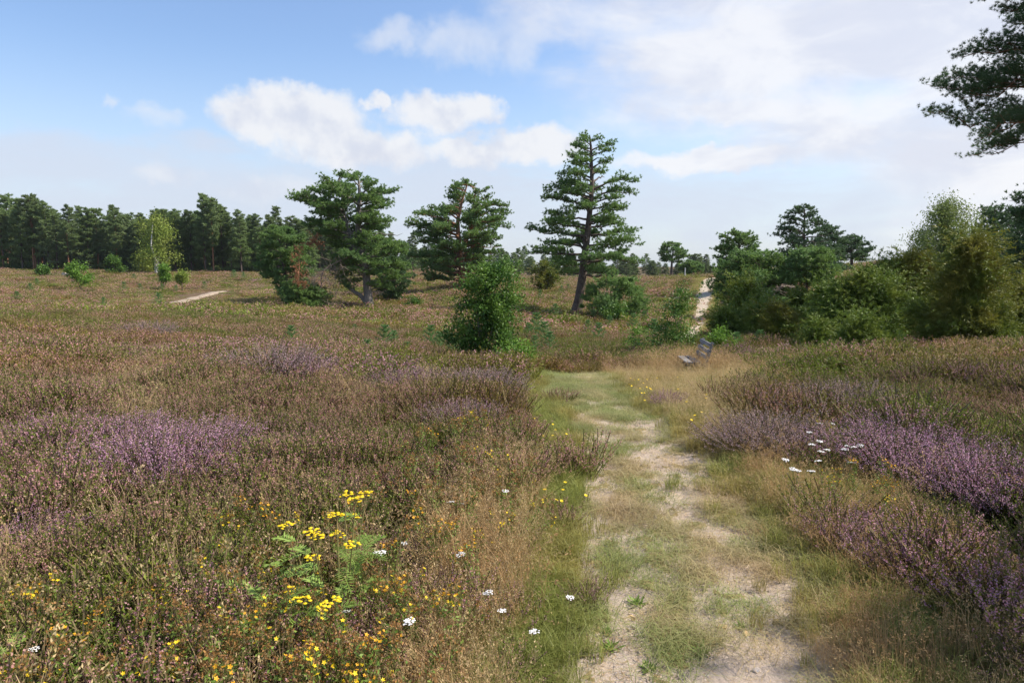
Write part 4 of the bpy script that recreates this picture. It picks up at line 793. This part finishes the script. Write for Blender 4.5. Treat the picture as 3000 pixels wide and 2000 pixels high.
bush_at('leafy_shrub', 61, 1655, 19, rows, 130, .25, 'leaf', .055, ('oak_bright', 'stalk'), 'bright yellow-green shrub just behind the bench', 'shrub', per=12, up=.6)
# bushes and scrub on the left heath
for sd, u0, Y0, rows, mt, ls, lb in [
    (71, 186, 96, [(604, 178, 192), (612, 166, 206), (625, 160, 212), (640, 162, 212), (648, 170, 205)], 'oak_bright', .26, 'bright green round shrub on the heath before the wood, biggest of the left ones'),
    (72, 103, 128, [(614, 98, 108), (622, 94, 114), (632, 96, 114)], 'oak', .3, 'small dark green shrub left of the big round shrub'),
    (73, 378, 100, [(610, 372, 384), (622, 366, 392), (636, 368, 390), (645, 374, 384)], 'oak_bright', .22, 'bushy green sapling standing in front of the birch'),
    (74, 420, 98, [(628, 415, 425), (636, 408, 432), (646, 410, 432)], 'birch', .22, 'pale green low shrub right of the bushy sapling'),
    (75, 264, 140, [(592, 258, 268), (605, 248, 280), (620, 248, 284), (630, 252, 282)], 'oak', .34, 'dull green shrub at the foot of the dark wood'),
    (76, 950, 58, [(686, 945, 955), (694, 935, 968), (704, 930, 972), (712, 938, 968)], 'oak', .13, 'rounded light green shrub in the shade right of the twin pine'),
    (77, 1160, 130, [(590, 1150, 1180), (605, 1140, 1190), (625, 1140, 1190), (640, 1150, 1185)], 'oak', .32, 'soft green shrub on the far side behind the second pine')]:
    bush_at('leafy_shrub', sd, u0, Y0, rows, 230 if ls > .2 else 200, .5, 'leaf', ls, (mt, 'bark'), lb, 'shrub', per=10, up=.6)

# far wood: single pines, copied
def forest_proto(seed, H, R_, hb, kind):
    r = np.random.default_rng(seed)
    if kind == 'cone': s = [(hb, R_*.8, R_*.8), (hb+(H-hb)*.25, R_, R_), (hb+(H-hb)*.6, R_*.75, R_*.75), (H-.6, R_*.3, R_*.3), (H, .1, .1)]
    else: s = [(hb, R_*.5, R_*.5), (hb+(H-hb)*.4, R_*.9, R_*.9), (hb+(H-hb)*.8, R_, R_*.9), (H, R_*.35, R_*.35)]
    return pine('forest_pine', seed, s, [(0, 0, -.3), (r.normal(0, .15), 0, H*.5), (0, 0, H-.3)], .17, 44, .5, .085, 7, .45, ('pine_forest', 'bark_red' if kind != 'cone' else 'bark'), lat=2, sec=2.3, rise=.2, limb=.2, cat='pine tree', start=.2)
protos = [forest_proto(301, 15, 2.4, 3.0, 'cone'), forest_proto(302, 14, 2.3, 4.6, 'top'), forest_proto(303, 13.5, 2.6, 1.2, 'cone'), forest_proto(304, 15.5, 2.2, 5.6, 'top'), forest_proto(305, 13, 2.8, 2.0, 'cone'), forest_proto(306, 16, 2.3, 2.6, 'cone')]
ug = [clump_mesh('undergrowth', 700+k, 1.6, 150, .9, 2.2, 1, .05, 14, .40, flower_frac=.05) for k in range(2)]
for me_ in ug: me_.materials[1] = M['pine_forest']; me_.materials[0] = M['pine_forest']; me_.materials[2] = M['bark']
xs = np.r_[rng.uniform(-165, -38, 230), rng.uniform(-150, -45, 90)]; ys = np.r_[rng.uniform(186, 202, 230), rng.uniform(160, 175, 90)]
tag(scatter('undergrowth', np.stack([xs, ys, zt(xs, ys)-.1], -1), np.stack([xs*0, xs*0, rng.random(320)*6], -1), np.repeat(rng.uniform(.7, 1.2, 320)[:, None], 3, 1), rng.integers(0, 2, 320), {'warm': xs*0}, ug), 'dark undergrowth filling the gaps between trunks inside the wood', 'undergrowth', None, 'stuff')
used = set()
def forest_tree(x, y, k, s, label, group):
    o = protos[k] if k not in used else copy_tree(protos[k]); used.add(k)
    o.location = (x, y, zt1(x, y)-.1); o.rotation_euler = (0, 0, random.random()*6.28); wd = np.interp(s, [.2, .6, .9], [2.2, 1.35, 1.0]); o.scale = (s*wd*random.uniform(.95, 1.15), s*wd*random.uniform(.95, 1.15), s*random.uniform(.92, 1.08)); tag(o, label, 'pine tree', group)
fl = ['pine with bare red trunk in the front row of the dark wood', 'dark narrow pine deep in the wood beyond the heath']
rr_ = np.random.default_rng(55)
for row, (yy, sp, lb) in enumerate([(158, 3.2, 0), (162, 3.2, 1), (167, 3.3, 1), (173, 3.6, 1), (180, 3.8, 1), (188, 4.2, 1), (196, 3.4, 1)]):
    x = -140.
    while x < -44+row*3:
        u = 1176+1568*x/yy
        k = int(rr_.choice([1, 3, 5, 1, 3, 0] if u < 130 else ([0, 2, 4, 0, 2, 5, 1] if u < 480 else [0, 5, 2, 0, 3])))
        low = row == 6
        if row >= 3: k = int(rr_.choice([2, 4, 0, 2]))
        if row == 0 and 300 < u < 420 and k in (1, 3): k = 2
        sc = np.interp(u, [-60, 60, 200, 330, 500, 560, 620], [1.06, 1.02, .93, .95, 1.02, .93, .82])*rr_.uniform(.80, 1.12)*(.45 if low else 1)
        forest_tree(x+rr_.normal(0, .7), yy+rr_.normal(0, 1.6)+max(0, x+60)*.5, k, sc, fl[lb], ['pines at the front of the dark wood', 'pines deep in the dark wood'][lb]); x += sp*rr_.uniform(.75, 1.25)
for row, (yy, sp) in enumerate([(215, 4.2), (235, 4.6), (262, 5.2)]):
    x = -78.+row*3
    while x < 84:
        u = 1176+1568*x/yy; top = np.interp(u, [600, 700, 950, 1180, 1240, 1300, 1500, 1640], [548, 556, 566, 570, 586, 582, 592, 606])
        if u > 1645: x += sp; continue
        want = P(u, top, yy)[2]-zt1(x, yy); k = int(rr_.choice([0, 2, 4, 2, 5])); sc = max(.2, want/14.8)*rr_.uniform(.85, 1.1)
        forest_tree(x+rr_.normal(0, 1), yy+rr_.normal(0, 6), k, sc, 'hazy distant pine in the low tree belt behind the single pines', 'far pines in the tree belt'); x += sp*rr_.uniform(.7, 1.3)
for (u, yy, sc) in [(1600, 210, .5), (1622, 215, .42), (1612, 230, .45), (1590, 212, .5)]:
    x = P(u, 620, yy)[0]; forest_tree(x, yy, int(rr_.integers(0, 6)), sc, 'tiny pale tree top at the far end of the track', 'tiny tree tops past the track crest')

# young pines in the hollow and on the heath -------------------------------------------
def seedling(seed):
    r = np.random.default_rng(seed); g, gt = Geo(), Geo(); tube(gt, [(0, 0, -.05), (0, 0, .5), (.02, 0, .95)], [.014, .01, .004], 5); Pn, Dn = [], []
    for h in (.15, .38, .6, .8, .95):
        for q in range(6):
            a = q*1.05+h*7; L_ = .42*(1.08-h)+.05; t = np.linspace(.15, 1, 7)[:, None]; d = np.array([math.cos(a), math.sin(a), .75]); Pn.append([0, 0, h]+d*L_*t); Dn.append(np.tile(unit(d), (7, 1)))
    Pn.append(np.stack([0*np.arange(10), 0*np.arange(10), .1+np.arange(10)*.1], -1)); Dn.append(np.tile([0, 0, 1.], (10, 1)))
    star_tufts(g, np.concatenate(Pn), np.concatenate(Dn), r, 7, .085, .010, spread=.6)
    root = empty('young_pine', (0, 0, 0)); gt.build('stem', [M['stalk']], root); g.build('needles', [M['pine_young']], root); return root
sp0 = [seedling(400), seedling(401)]; su = set()
SD = [(885, 798, .8, 'h'), (905, 790, .6, 'h'), (990, 790, .8, 'h'), (1010, 800, .7, 'h'), (845, 815, .5, 'h'), (860, 812, .4, 'h'), (815, 760, .45, 'h'), (670, 782, .55, 'h'), (935, 815, .5, 'h'), (975, 770, .4, 'h'), (1045, 805, .6, 'h'),
      (1232, 770, 1.1, 'b'), (1250, 785, .9, 'b'), (1262, 800, .7, 'b'), (1228, 800, .6, 'b'), (1275, 725, .7, 'b'), (1240, 690, .8, 'b'), (1400, 745, .7, 'b'), (1455, 752, .9, 'b'), (1480, 740, .8, 'b'), (1502, 775, .9, 'b'), (1290, 672, .7, 'b'), (1305, 665, .6, 'b'), (1215, 772, .7, 'b'),
      (285, 667, .9, 'l'), (308, 642, .8, 'l'), (365, 702, .8, 'l'), (372, 665, .7, 'l'), (405, 668, .7, 'l'), (238, 700, .6, 'l'), (322, 668, .8, 'l'), (470, 662, .8, 'l'), (70, 668, .8, 'l'), (40, 690, .8, 'l'), (85, 655, .8, 'l'), (560, 642, 1.0, 'l'), (538, 640, 1.2, 'l'), (600, 640, 1.0, 'l'),
      (1555, 735, .8, 'b'), (1692, 790, .5, 'r'), (1745, 785, .5, 'r'), (1735, 750, .9, 'r'), (1375, 780, .8, 'b'), (1350, 760, .7, 'b'), (1150, 790, .7, 'h'), (1080, 760, .4, 'h')]
GL = {'h': ('light green pine seedling in the olive heather of the hollow', 'pine seedlings in the hollow'), 'b': ('bushy pine seedling between oak bush, tall pine and sand', 'pine seedlings around the tall pine'),
      'l': ('green seedling dotted on the far left heath', 'seedlings on the left heath'), 'r': ('small pine seedling at the foot of the junipers', 'seedlings by the junipers')}
for q, (u, v, s, z_) in enumerate(SD):
    k = q % 2; o = sp0[k] if k not in su else copy_tree(sp0[k]); su.add(k); p = G(u, v, .25, 14); d = p[1]
    o.location = (p[0], p[1], p[2]); s2 = s*(1.15 if d < 45 else 1.5); o.scale = (s2, s2, s2); o.rotation_euler = (0, 0, random.random()*6); tag(o, GL[z_][0], 'young pine', GL[z_][1])

# ------------------------------------------------------------------ bench
def bench():
    near = P(1646, 845, 14.0); x0 = near[0]; yn = 14.0; L_ = 1.25; zg = -.64; root = empty('park_bench', (x0-.15, yn+L_/2, zg), math.radians(-4), .88)
    seat = .43
    def plank(name, c, half, ry=0.0, scallop=0, par=root):
        import bmesh
        me = bpy.data.meshes.new(name); n_ = 13; ys = np.linspace(-half[1], half[1], n_); V = []
        for yv in ys:
            q = 1-abs(yv)/half[1]; lo = half[2]*(1+scallop*(q-.5)*.5); hi = half[2]*(1-abs(scallop)*.25*q if scallop > 0 else 1+(-scallop)*.2*q)
            for xx, z_ in ((-half[0], -lo), (half[0], -lo), (half[0], hi), (-half[0], hi)): V.append((xx*math.cos(ry)+z_*math.sin(ry), yv, -xx*math.sin(ry)+z_*math.cos(ry)))
        F = [(4*a+b, 4*a+(b+1) % 4, 4*a+4+(b+1) % 4, 4*a+4+b) for a in range(n_-1) for b in range(4)]+[(3, 2, 1, 0), (4*n_-4, 4*n_-3, 4*n_-2, 4*n_-1)]
        me.from_pydata(V, [], F); me.materials.append(M['wood']); bm = bmesh.new(); bm.from_mesh(me); bmesh.ops.recalc_face_normals(bm, faces=bm.faces)
        bmesh.ops.bevel(bm, geom=[e for e in bm.edges if e.calc_face_angle(0) > .9], offset=.004, segments=1); bm.to_mesh(me); bm.free()
        o = bpy.data.objects.new(name, me); COL.objects.link(o); o.parent = par; o.location = c; return o
    plank('seat_plank', (-.385, 0, seat), (.085, L_/2, .02)); plank('seat_plank', (-.19, .02, seat+.004), (.08, L_/2-.02, .02))
    lean = math.radians(15); rr = lambda h: .02+math.tan(lean)*(h-seat)
    for h, hh, sc in ((seat+.13, .046, .5), (seat+.272, .044, -.6), (seat+.425, .042, 0)): plank('back_slat', (rr(h)-.045, 0, h), (.018, L_/2-.04, hh), lean, sc)
    for sy in (-1, 1):
        yy = sy*(L_/2-.12)
        plank('back_post', (rr(seat+.02)+.0, yy, seat+.02), (.028, .04, .48), lean)
        plank('leg', (-.36, yy, .19), (.04, .045, .22)); plank('seat_support', (-.20, yy+.002, seat-.052), (.25, .036, .030))
    for z_, mt in (('', ''),): pass
    return tag(root, 'weathered grey wooden bench with three back slats facing the path', 'bench')
bench()
# pale marker post and a grey stone far off
def marker_post():
    p = G(1636, 640); g = Geo(); tube(g, [(0, 0, -.1), (0, 0, 1.45)], [.08, .075], 8); tube(g, [(0, 0, 1.45), (0, 0, 1.5)], [.075, .01], 8); o = g.build('marker_post', [M['post']], None, (p[0]-.3, 99, zt1(p[0], 99))); tag(o, 'thin pale post at the crest where the sandy track ends', 'post')
    o = bpy.data.objects.new('boulder', pebble_mesh(77, 'boulder')); COL.objects.link(o); p = G(181, 628); o.data.materials[0] = M['stone']; p = P(150, 628, 128); o.location = (p[0], 128, zt1(p[0], 128)+.2); o.scale = (1.1, .8, 1.3); tag(o, 'pale grey boulder on the heath just before the wood', 'boulder')
marker_post()
# ------------------------------------------------------------------ heather bushes and wild flowers one can tell apart
def split_build(g, root, names, mats):
    for k, nm in enumerate(names):
        s = Geo(); s.V = g.V; s.n = g.n; s.F = [f for f in g.F if f[1] == k]
        if not s.F: continue
        used_ = np.unique(np.concatenate([f[0].ravel() for f in s.F])); V = np.concatenate(g.V); mp = np.zeros(len(V), int); mp[used_] = np.arange(len(used_))
        h = Geo(); h.V = [V[used_]]; h.n = len(used_); h.F = [(mp[f[0]], 0, f[2]) for f in s.F]; h.build(nm, [mats[k]], root)
def heather_bush(seed, vivid, R_=.42, nst=330, h0=.30, h1=.56, fs=.0050, nfl=26):
    g, _ = heather_clump(seed, R_, nst, h0, h1, nfl, fs, 14, .017, None, flower_frac=.9, lean=.6, spike=.42); root = empty('heather_bush', (0, 0, 0))
    split_build(g, root, ['bloom', 'foliage', 'stem'], [M['heath_flower_v'] if vivid else M['heath_flower_pale'], M['heath_leaf_v'], M['twig']]); return root
HB = {'v': heather_bush(501, True), 'w': heather_bush(502, True, .36, 260), 'p': heather_bush(503, False), 'd': heather_bush(504, False, .46, 300, .28, .5)}; hb_used = set()
LBL = {1: ('vivid purple heather bush in the big blooming mass left of the tansy, mid-left', 'purple heather bushes on the left'), 2: ('purple heather bush on the right side beyond the white yarrow', 'purple heather bushes beyond the yarrow'),
       3: ('vivid purple heather bush low at the right edge of the path', 'purple heather bushes by the right path edge'), 4: ('dusty pink rounded heather bush between bench and yarrow, dark underneath', 'rounded heather bushes right of the path'),
       5: ('tall pale mauve heather bush on the rise before the hollow', 'mauve heather bushes on the rise'), 6: ('small purple heather sprig among the tansy and dry stalks', 'purple heather sprigs by the tansy')}
for key, u, v, s, lb in [('v', 240, 985, 1.0, 1), ('w', 300, 960, 1.0, 1), ('v', 345, 1010, 1.1, 1), ('v', 420, 985, 1.1, 1), ('w', 480, 965, 1.0, 1), ('v', 300, 1040, .9, 1), ('w', 390, 1050, .9, 1), ('v', 460, 1030, .95, 1), ('w', 60, 1180, .7, 1), ('w', 90, 975, .8, 1),
                         ('v', 2000, 985, .95, 2), ('w', 2060, 960, .95, 2), ('v', 2090, 1010, 1.0, 2), ('v', 2160, 985, .9, 2), ('w', 2220, 1060, .9, 2), ('v', 2290, 1050, .95, 2), ('w', 2330, 1090, .85, 2),
                         ('v', 1975, 1185, .62, 3), ('w', 2040, 1215, .6, 3), ('v', 2100, 1240, .6, 3), ('w', 2210, 1280, .5, 3), ('v', 2265, 1290, .45, 3),
                         ('d', 1725, 958, .95, 4), ('p', 1775, 950, .95, 4), ('d', 1820, 965, .9, 4), ('d', 1900, 900, 1.1, 4), ('p', 1850, 895, 1.0, 4), ('p', 1960, 885, 1.0, 4), ('w', 1535, 900, .6, 4),
                         ('p', 600, 800, 1.5, 5), ('p', 650, 808, 1.4, 5), ('w', 700, 822, 1.2, 5), ('p', 930, 850, 1.1, 5), ('w', 960, 848, 1.1, 5), ('p', 340, 745, 1.4, 5), ('p', 1130, 850, 1.1, 5), ('p', 1085, 852, 1.0, 5), ('p', 1060, 930, .9, 5), ('w', 1075, 935, .8, 5),
                         ('w', 930, 1240, .45, 6), ('w', 1060, 1290, .5, 6), ('w', 975, 1350, .42, 6), ('w', 1000, 1215, .4, 6)]:
    o = HB[key] if key not in hb_used else copy_tree(HB[key]); hb_used.add(key); p = G(u, v, .38*s); o.location = (p[0], p[1], p[2]-.03); o.scale = (s, s, s*random.uniform(.9, 1.05)); o.rotation_euler = (0, 0, random.random()*6.28)
    tag(o, LBL[lb][0], 'heather', LBL[lb][1])

def disc(g, C, nrm, rad, n_=6, mat=0, dome=.4):
    C = np.asarray(C, float); nrm = unit(np.asarray(nrm, float)); a = unit(np.cross(nrm, [0.3, .5, .8])); b = np.cross(nrm, a); th = np.linspace(0, 2*np.pi, n_, endpoint=False)
    ring = C+rad*(np.cos(th)[:, None]*a+np.sin(th)[:, None]*b); V = np.concatenate([ring, [C+nrm*rad*dome]]); g.add(V, [[k, (k+1) % n_, n_] for k in range(n_)], mat)
def pinnate(g, base, d, ln, n_, ll, r, mat=0):
    d = unit(np.array(d, float)); side = unit(np.cross(d, [0, 0, 1.])); t = np.linspace(.15, 1, n_); C = base+d*ln*t[:, None]-np.array([0, 0, 1])*(ln*.35*t**2)[:, None]
    w = np.sin(np.clip(t, .12, .93)*np.pi)*ll+.004
    for s in (-1, 1):
        D = (side*s+d*.45)*w[:, None]+r.normal(0, .004, C.shape); blades(g, C, D, np.tile(d, (n_, 1))*ll*.14, mat, True, .7)
    g.add(np.concatenate([C-side*.0015, (C+side*.0015)[::-1]]), [list(range(2*n_))], mat)
def tansy(seed, heads, nleaf=16, H=.62):
    r = np.random.default_rng(seed); root = empty('tansy_plant', (0, 0, 0))
    for k in range(heads):
        a = r.random()*6.28; q = .06+.22*math.sqrt(r.random()); top = np.array([math.cos(a)*q, math.sin(a)*q, H*r.uniform(.78, 1.08)]); b = top*[.15, .15, 0]
        gs = Geo(); mid = (b+top)/2-np.array([0, 0, .02])+r.normal(0, .015, 3); tube(gs, [b, mid, top-[0, 0, .02]], [.004, .003, .0025], 5)
        gh = Geo()
        for q2 in range(15):
            a2 = r.random()*6.28; rr2 = .038*math.sqrt(r.random()); c = top+[math.cos(a2)*rr2, math.sin(a2)*rr2, r.normal(0, .003)-rr2*.2]; disc(gh, c, [r.normal(0, .15), r.normal(0, .15), 1], .0082, 7, 0, .5); tube(gs, [top-[0, 0, .025], c-[0, 0, .002]], [.0012, .001], 3)
        gs.build('stem', [M['stalk']], root); gh.build('flower_head', [M['yellow']], root)
    for k in range(nleaf):
        gl = Geo(); a = r.random()*6.28; q = r.random()*.16; base = np.array([math.cos(a)*q, math.sin(a)*q, r.uniform(.08, H*.82)]); pinnate(gl, base, [math.cos(a+r.normal(0, .5)), math.sin(a+r.normal(0, .5)), r.uniform(.1, .7)], r.uniform(.13, .20), 13, .038, r); gl.build('leaf', [M['tansy']], root)
    return root
for sd, u, v, hd, nl, H, lb in [(601, 765, 1180, 9, 20, .66, 'tall tansy with many flat yellow flower heads, topmost of the tansy clump'), (602, 760, 1300, 4, 20, .50, 'tansy with three yellow heads and ferny leaves below the tallest tansy'),
                                (603, 600, 1375, 2, 14, .42, 'leafy tansy with a single yellow head left of the others'), (604, 735, 1440, 0, 16, .30, 'flowerless tansy rosette with long feathery leaves under the yellow heads'), (605, 20, 1480, 0, 8, .3, 'feathery green tansy leaves in the lower left corner'), (606, 640, 1300, 1, 10, .4, 'tansy with dark green fronds beside the tallest plant')]:
    o = tansy(sd, hd, nl, H); p = G(u, v, H*.95); o.location = tuple(p); tag(o, lb, 'tansy')
def yarrow(seed):
    r = np.random.default_rng(seed); root = empty('yarrow', (0, 0, 0)); gs, gh = Geo(), Geo(); H = .45; top = np.array([r.normal(0, .03), r.normal(0, .03), H]); tube(gs, [(0, 0, 0), top*[.4, .4, .5], top-[0, 0, .02]], [.0032, .0028, .0024], 5)
    for k in range(34):
        a = r.random()*6.28; q = .034*math.sqrt(r.random()); c = top+[math.cos(a)*q, math.sin(a)*q, -q*.15+r.normal(0, .0015)]; disc(gh, c, [r.normal(0, .2), r.normal(0, .2), 1], .0062, 6, 0, .25); tube(gs, [top-[0, 0, .03], c-[0, 0, .001]], [.001, .0008], 3)
    for k in range(6): a = r.random()*6.28; pinnate(gs, np.array([0, 0, .05+.05*k]), [math.cos(a), math.sin(a), .8], .09, 12, .012, r)
    gs.build('stem', [M['stalk']], root); gh.build('flower_head', [M['white']], root); return root
ya = [yarrow(610), yarrow(611)]; yu = set()
YL = [((883, 1280), .9, 'a'), ((962, 1427), .8, 'a'), ((1168, 1362), .7, 'b'), ((1153, 1391), .55, 'b'), ((1297, 1374), .55, 'b'), ((1228, 1450), .6, 'b'), ((1068, 1252), .7, 'a'), ((925, 1240), .55, 'a'), ((1060, 1158), .75, 'a'), ((1042, 1160), .6, 'a'),
      ((1175, 1120), .7, 'a'), ((790, 1418), .6, 'a'), ((78, 1497), .55, 'c')] + [((u, v), .75, 'd') for u, v in [(1886, 974), (1907, 974), (1876, 992), (1870, 1004), (1908, 1013), (1961, 1014), (1958, 1026), (1856, 1023), (1874, 1037), (1904, 1037), (1943, 1032), (1790, 1054), (1890, 1058), (1941, 1064), (1864, 1082), (1836, 1069), (1823, 1080)]]
YT = {'a': ('white yarrow umbel standing among purple heather right of the tansy', 'yarrow among the left heather'), 'b': ('white yarrow in the green grass at the left edge of the path', 'yarrow at the left path edge'), 'c': ('small white yarrow in the lower left corner', None), 'd': ('white yarrow umbel in the drift before the purple heather on the right', 'yarrow drift right of the path')}
for q, ((u, v), s, z_) in enumerate(YL):
    k = q % 2; o = ya[k] if k not in yu else copy_tree(ya[k]); yu.add(k); p = G(u, v, .45*s); o.location = tuple(p); o.scale = (s, s, s); o.rotation_euler = (random.gauss(0, .12), random.gauss(0, .12), random.random()*6); tag(o, YT[z_][0], 'yarrow', YT[z_][1])
def hawkweed(seed):
    r = np.random.default_rng(seed); root = empty('hawkweed', (0, 0, 0)); gs, gh = Geo(), Geo(); tube(gs, [(0, 0, 0), (.01, 0, .12), (0, 0, .25)], [.002, .0015, .0015], 4); c = np.array([0, 0, .25]); th = np.linspace(0, 6.28, 17)[:-1]
    D = np.stack([np.cos(th), np.sin(th), .25+0*th], -1)*.019; blades(gh, np.tile(c, (16, 1)), D, np.cross(D, [0, 0, 1.])*.2, 0, True, 1.1); disc(gh, c+[0, 0, .002], [0, 0, 1], .007)
    gs.build('stem', [M['stalk']], root); gh.build('flower_head', [M['yellow']], root); return root
hw = hawkweed(620); first = True
HL = [((u, v), 'l') for u, v in [(1220, 959), (1264, 969), (1237, 1025), (1277, 1043), (1289, 1034), (1243, 1068), (1217, 1104), (1247, 1120), (1252, 1097), (1278, 1139), (1290, 1103), (1211, 981), (1269, 987), (1248, 998), (1258, 1029), (1257, 1147), (1292, 1124), (1326, 1126), (1120, 1245), (1275, 1000), (1283, 990)]]
HL += [((u, v), 'r') for u, v in [(1479, 919), (1610, 911), (1582, 921), (1578, 956), (1603, 953), (1610, 945), (1685, 960), (1550, 893), (2003, 900), (2085, 891), (1441, 868), (1450, 872), (1462, 870), (1470, 878), (1455, 882), (1476, 886), (1484, 880), (1466, 892), (1490, 893), (1446, 880), (1472, 900), (1480, 870), (1498, 866), (1458, 897), (1560, 862), (1630, 905)]]
for (u, v), z_ in HL:
    s = .7 if z_ == 'l' else .8; o = hw if first else copy_tree(hw); first = False; p = G(u, v, .25*s); o.location = tuple(p); o.scale = (s, s, s); o.rotation_euler = (random.gauss(0, .2)+.2, random.gauss(0, .2), random.random())
    tag(o, 'yellow hawkweed dot in the grass left of the path' if z_ == 'l' else 'yellow hawkweed in the golden grass below the bench', 'hawkweed', 'hawkweed left of the path' if z_ == 'l' else 'hawkweed right of the path')
def wort(seed, yellow):
    r = np.random.default_rng(seed); root = empty('wild_wort', (0, 0, 0)); gs, gl, gf = Geo(), Geo(), Geo()
    for s in range(3):
        gf = Geo(); b = r.normal(0, .03, 3)*[1, 1, 0]; top = b+[r.normal(0, .07), r.normal(0, .07), r.uniform(.38, .52)]; tube(gs, [b, (b+top)/2, top], [.0025, .002, .0015], 4)
        n_ = 46; t = r.random(n_)*.8+.15; C = b+(top-b)*t[:, None]+r.normal(0, .012, (n_, 3)); D = unit(r.normal(0, 1, (n_, 3))*[1, 1, .5]+[0, 0, .4])*.022; blades(gl, C, D, unit(np.cross(D, r.normal(0, 1, D.shape)))*.005, 0, True, .9)
        for q in range(12 if yellow else 16):
            a = r.random()*6.28; c = top+[math.cos(a)*.035*r.random(), math.sin(a)*.035*r.random(), r.uniform(-.07, .02)]; tube(gs, [top-[0, 0, .09], c], [.001, .0008], 3)
            if yellow and r.random() < .45:
                th = np.linspace(0, 6.28, 6)[:-1]; n1 = unit(np.array([r.normal(0, .5), r.normal(0, .5)-.3, 1])); a1 = unit(np.cross(n1, [1, .3, 0])); b1 = np.cross(n1, a1); D = (np.cos(th)[:, None]*a1+np.sin(th)[:, None]*b1+n1*.2)*.010; blades(gf, np.tile(c, (5, 1)), D, np.cross(D, n1)*.3, 0, True, .9)
            else:
                k = 3; D = unit(r.normal(0, 1, (k, 3))+[0, 0, .8])*.014; blades(gf, np.tile(c, (k, 1)), D, unit(np.cross(D, r.normal(0, 1, D.shape)))*.004, 1, True, .9)
        gf.build('flower_cluster', [M['yellow'] if seed % 2 else M['orange'], M['rust']], root)
    gs.build('stem', [M['stalk']], root); gl.build('foliage', [M['herb']], root); return root
WP = {'y': [wort(631, True), wort(632, True), wort(633, True)], 'r': [wort(634, False), wort(636, False)]}; wu = set(); rw = np.random.default_rng(9)
spots = []
for _ in range(84): spots.append((rw.uniform(0, 1000), 1568-rw.random()**1.4*250, 'y' if rw.random() < .40 else 'r', 1))
for _ in range(46): spots.append((rw.uniform(930, 1215), rw.uniform(940, 1180), 'r' if rw.random() < .75 else 'y', 2))
for _ in range(22): spots.append((rw.uniform(480, 960), rw.uniform(1130, 1330), 'r' if rw.random() < .6 else 'y', 1))
for _ in range(14): spots.append((rw.uniform(940, 1150), rw.uniform(1150, 1450), 'y', 2))
for u, v in [(1890, 1075), (1935, 1080), (1955, 1075), (1985, 1065), (1900, 1100), (2093, 1108), (2063, 1120), (2010, 1135), (2060, 1095), (1905, 975)]: spots.append((u, v, 'y', 3))
WL = {1: ('St John\'s wort with orange-yellow flowers and rusty capsules in the lower left meadow', 'wort in the lower left meadow'), 2: ('rust-brown St John\'s wort going to seed beside the left verge of the path', 'wort beside the left verge'), 3: ('yellow-topped St John\'s wort among the yarrow on the right', 'wort among the right-hand yarrow')}
for u, v, kd, z_ in spots:
    k = int(rw.integers(0, len(WP[kd]))); o = WP[kd][k] if (kd, k) not in wu else copy_tree(WP[kd][k]); wu.add((kd, k)); s = rw.uniform(.75, 1.1)*(.9 if z_ < 3 else .8); p = G(u, v, .4*s); o.location = tuple(p); o.scale = (s, s, s); o.rotation_euler = (rw.normal(0, .15), rw.normal(0, .15), rw.random()*6.28); tag(o, WL[z_][0], 'wildflower', WL[z_][1])
# fine bent grass plumes near the path edge and green weeds on the sand
def rosette(seed):
    r = np.random.default_rng(seed); g = Geo(); n_ = 46; a = r.random(n_)*6.28; el = r.uniform(.15, 1.1, n_); D = np.stack([np.cos(a)*np.cos(el), np.sin(a)*np.cos(el), np.sin(el)], -1)*r.uniform(.02, .045, (n_, 1)); blades(g, r.normal(0, .01, (n_, 3))*[1, 1, .2]+[0, 0, .006], D, unit(np.cross(D, [0, 0, 1.]))*.0035, 0, True, .9)
    return g.build('weed', [M['herb']])
w0 = rosette(640)
for q, (u, v, s) in enumerate([(1462, 1388, 1.5), (1365, 1420, 1.3), (1390, 1415, 1.1), (1392, 1450, 1.0), (1610, 1500, 1.3), (1405, 1490, 1.4), (1490, 1535, 1.2), (1330, 1425, 1.2), (1700, 1440, 1.0), (1570, 1240, 1.1)]):
    o = w0 if q == 0 else w0.copy()
    if q: COL.objects.link(o)
    p = G(u, v); o.location = (p[0], p[1], p[2]-.012); o.scale = (s, s, s); o.rotation_euler = (0, 0, q*1.7); tag(o, 'small bright green weed rosette on the bare sand of the path', 'weed', 'weeds on the path')
# ------------------------------------------------------------------ the air
def haze():
    m, nt = new_mat('haze_air'); N = nt.nodes; L = nt.links; out = N.new('ShaderNodeOutputMaterial'); v = N.new('ShaderNodeVolumePrincipled')
    v.inputs['Color'].default_value = (.86, .92, 1, 1); v.inputs['Density'].default_value = HAZE; v.inputs['Anisotropy'].default_value = .3; L.new(v.outputs[0], out.inputs['Volume'])
    g = Geo(); box(g, (0, 130, 12), (380, 330, 24)); o = g.build('haze', [m]); tag(o, kind='stuff')
HAZE = 0.0001
haze()
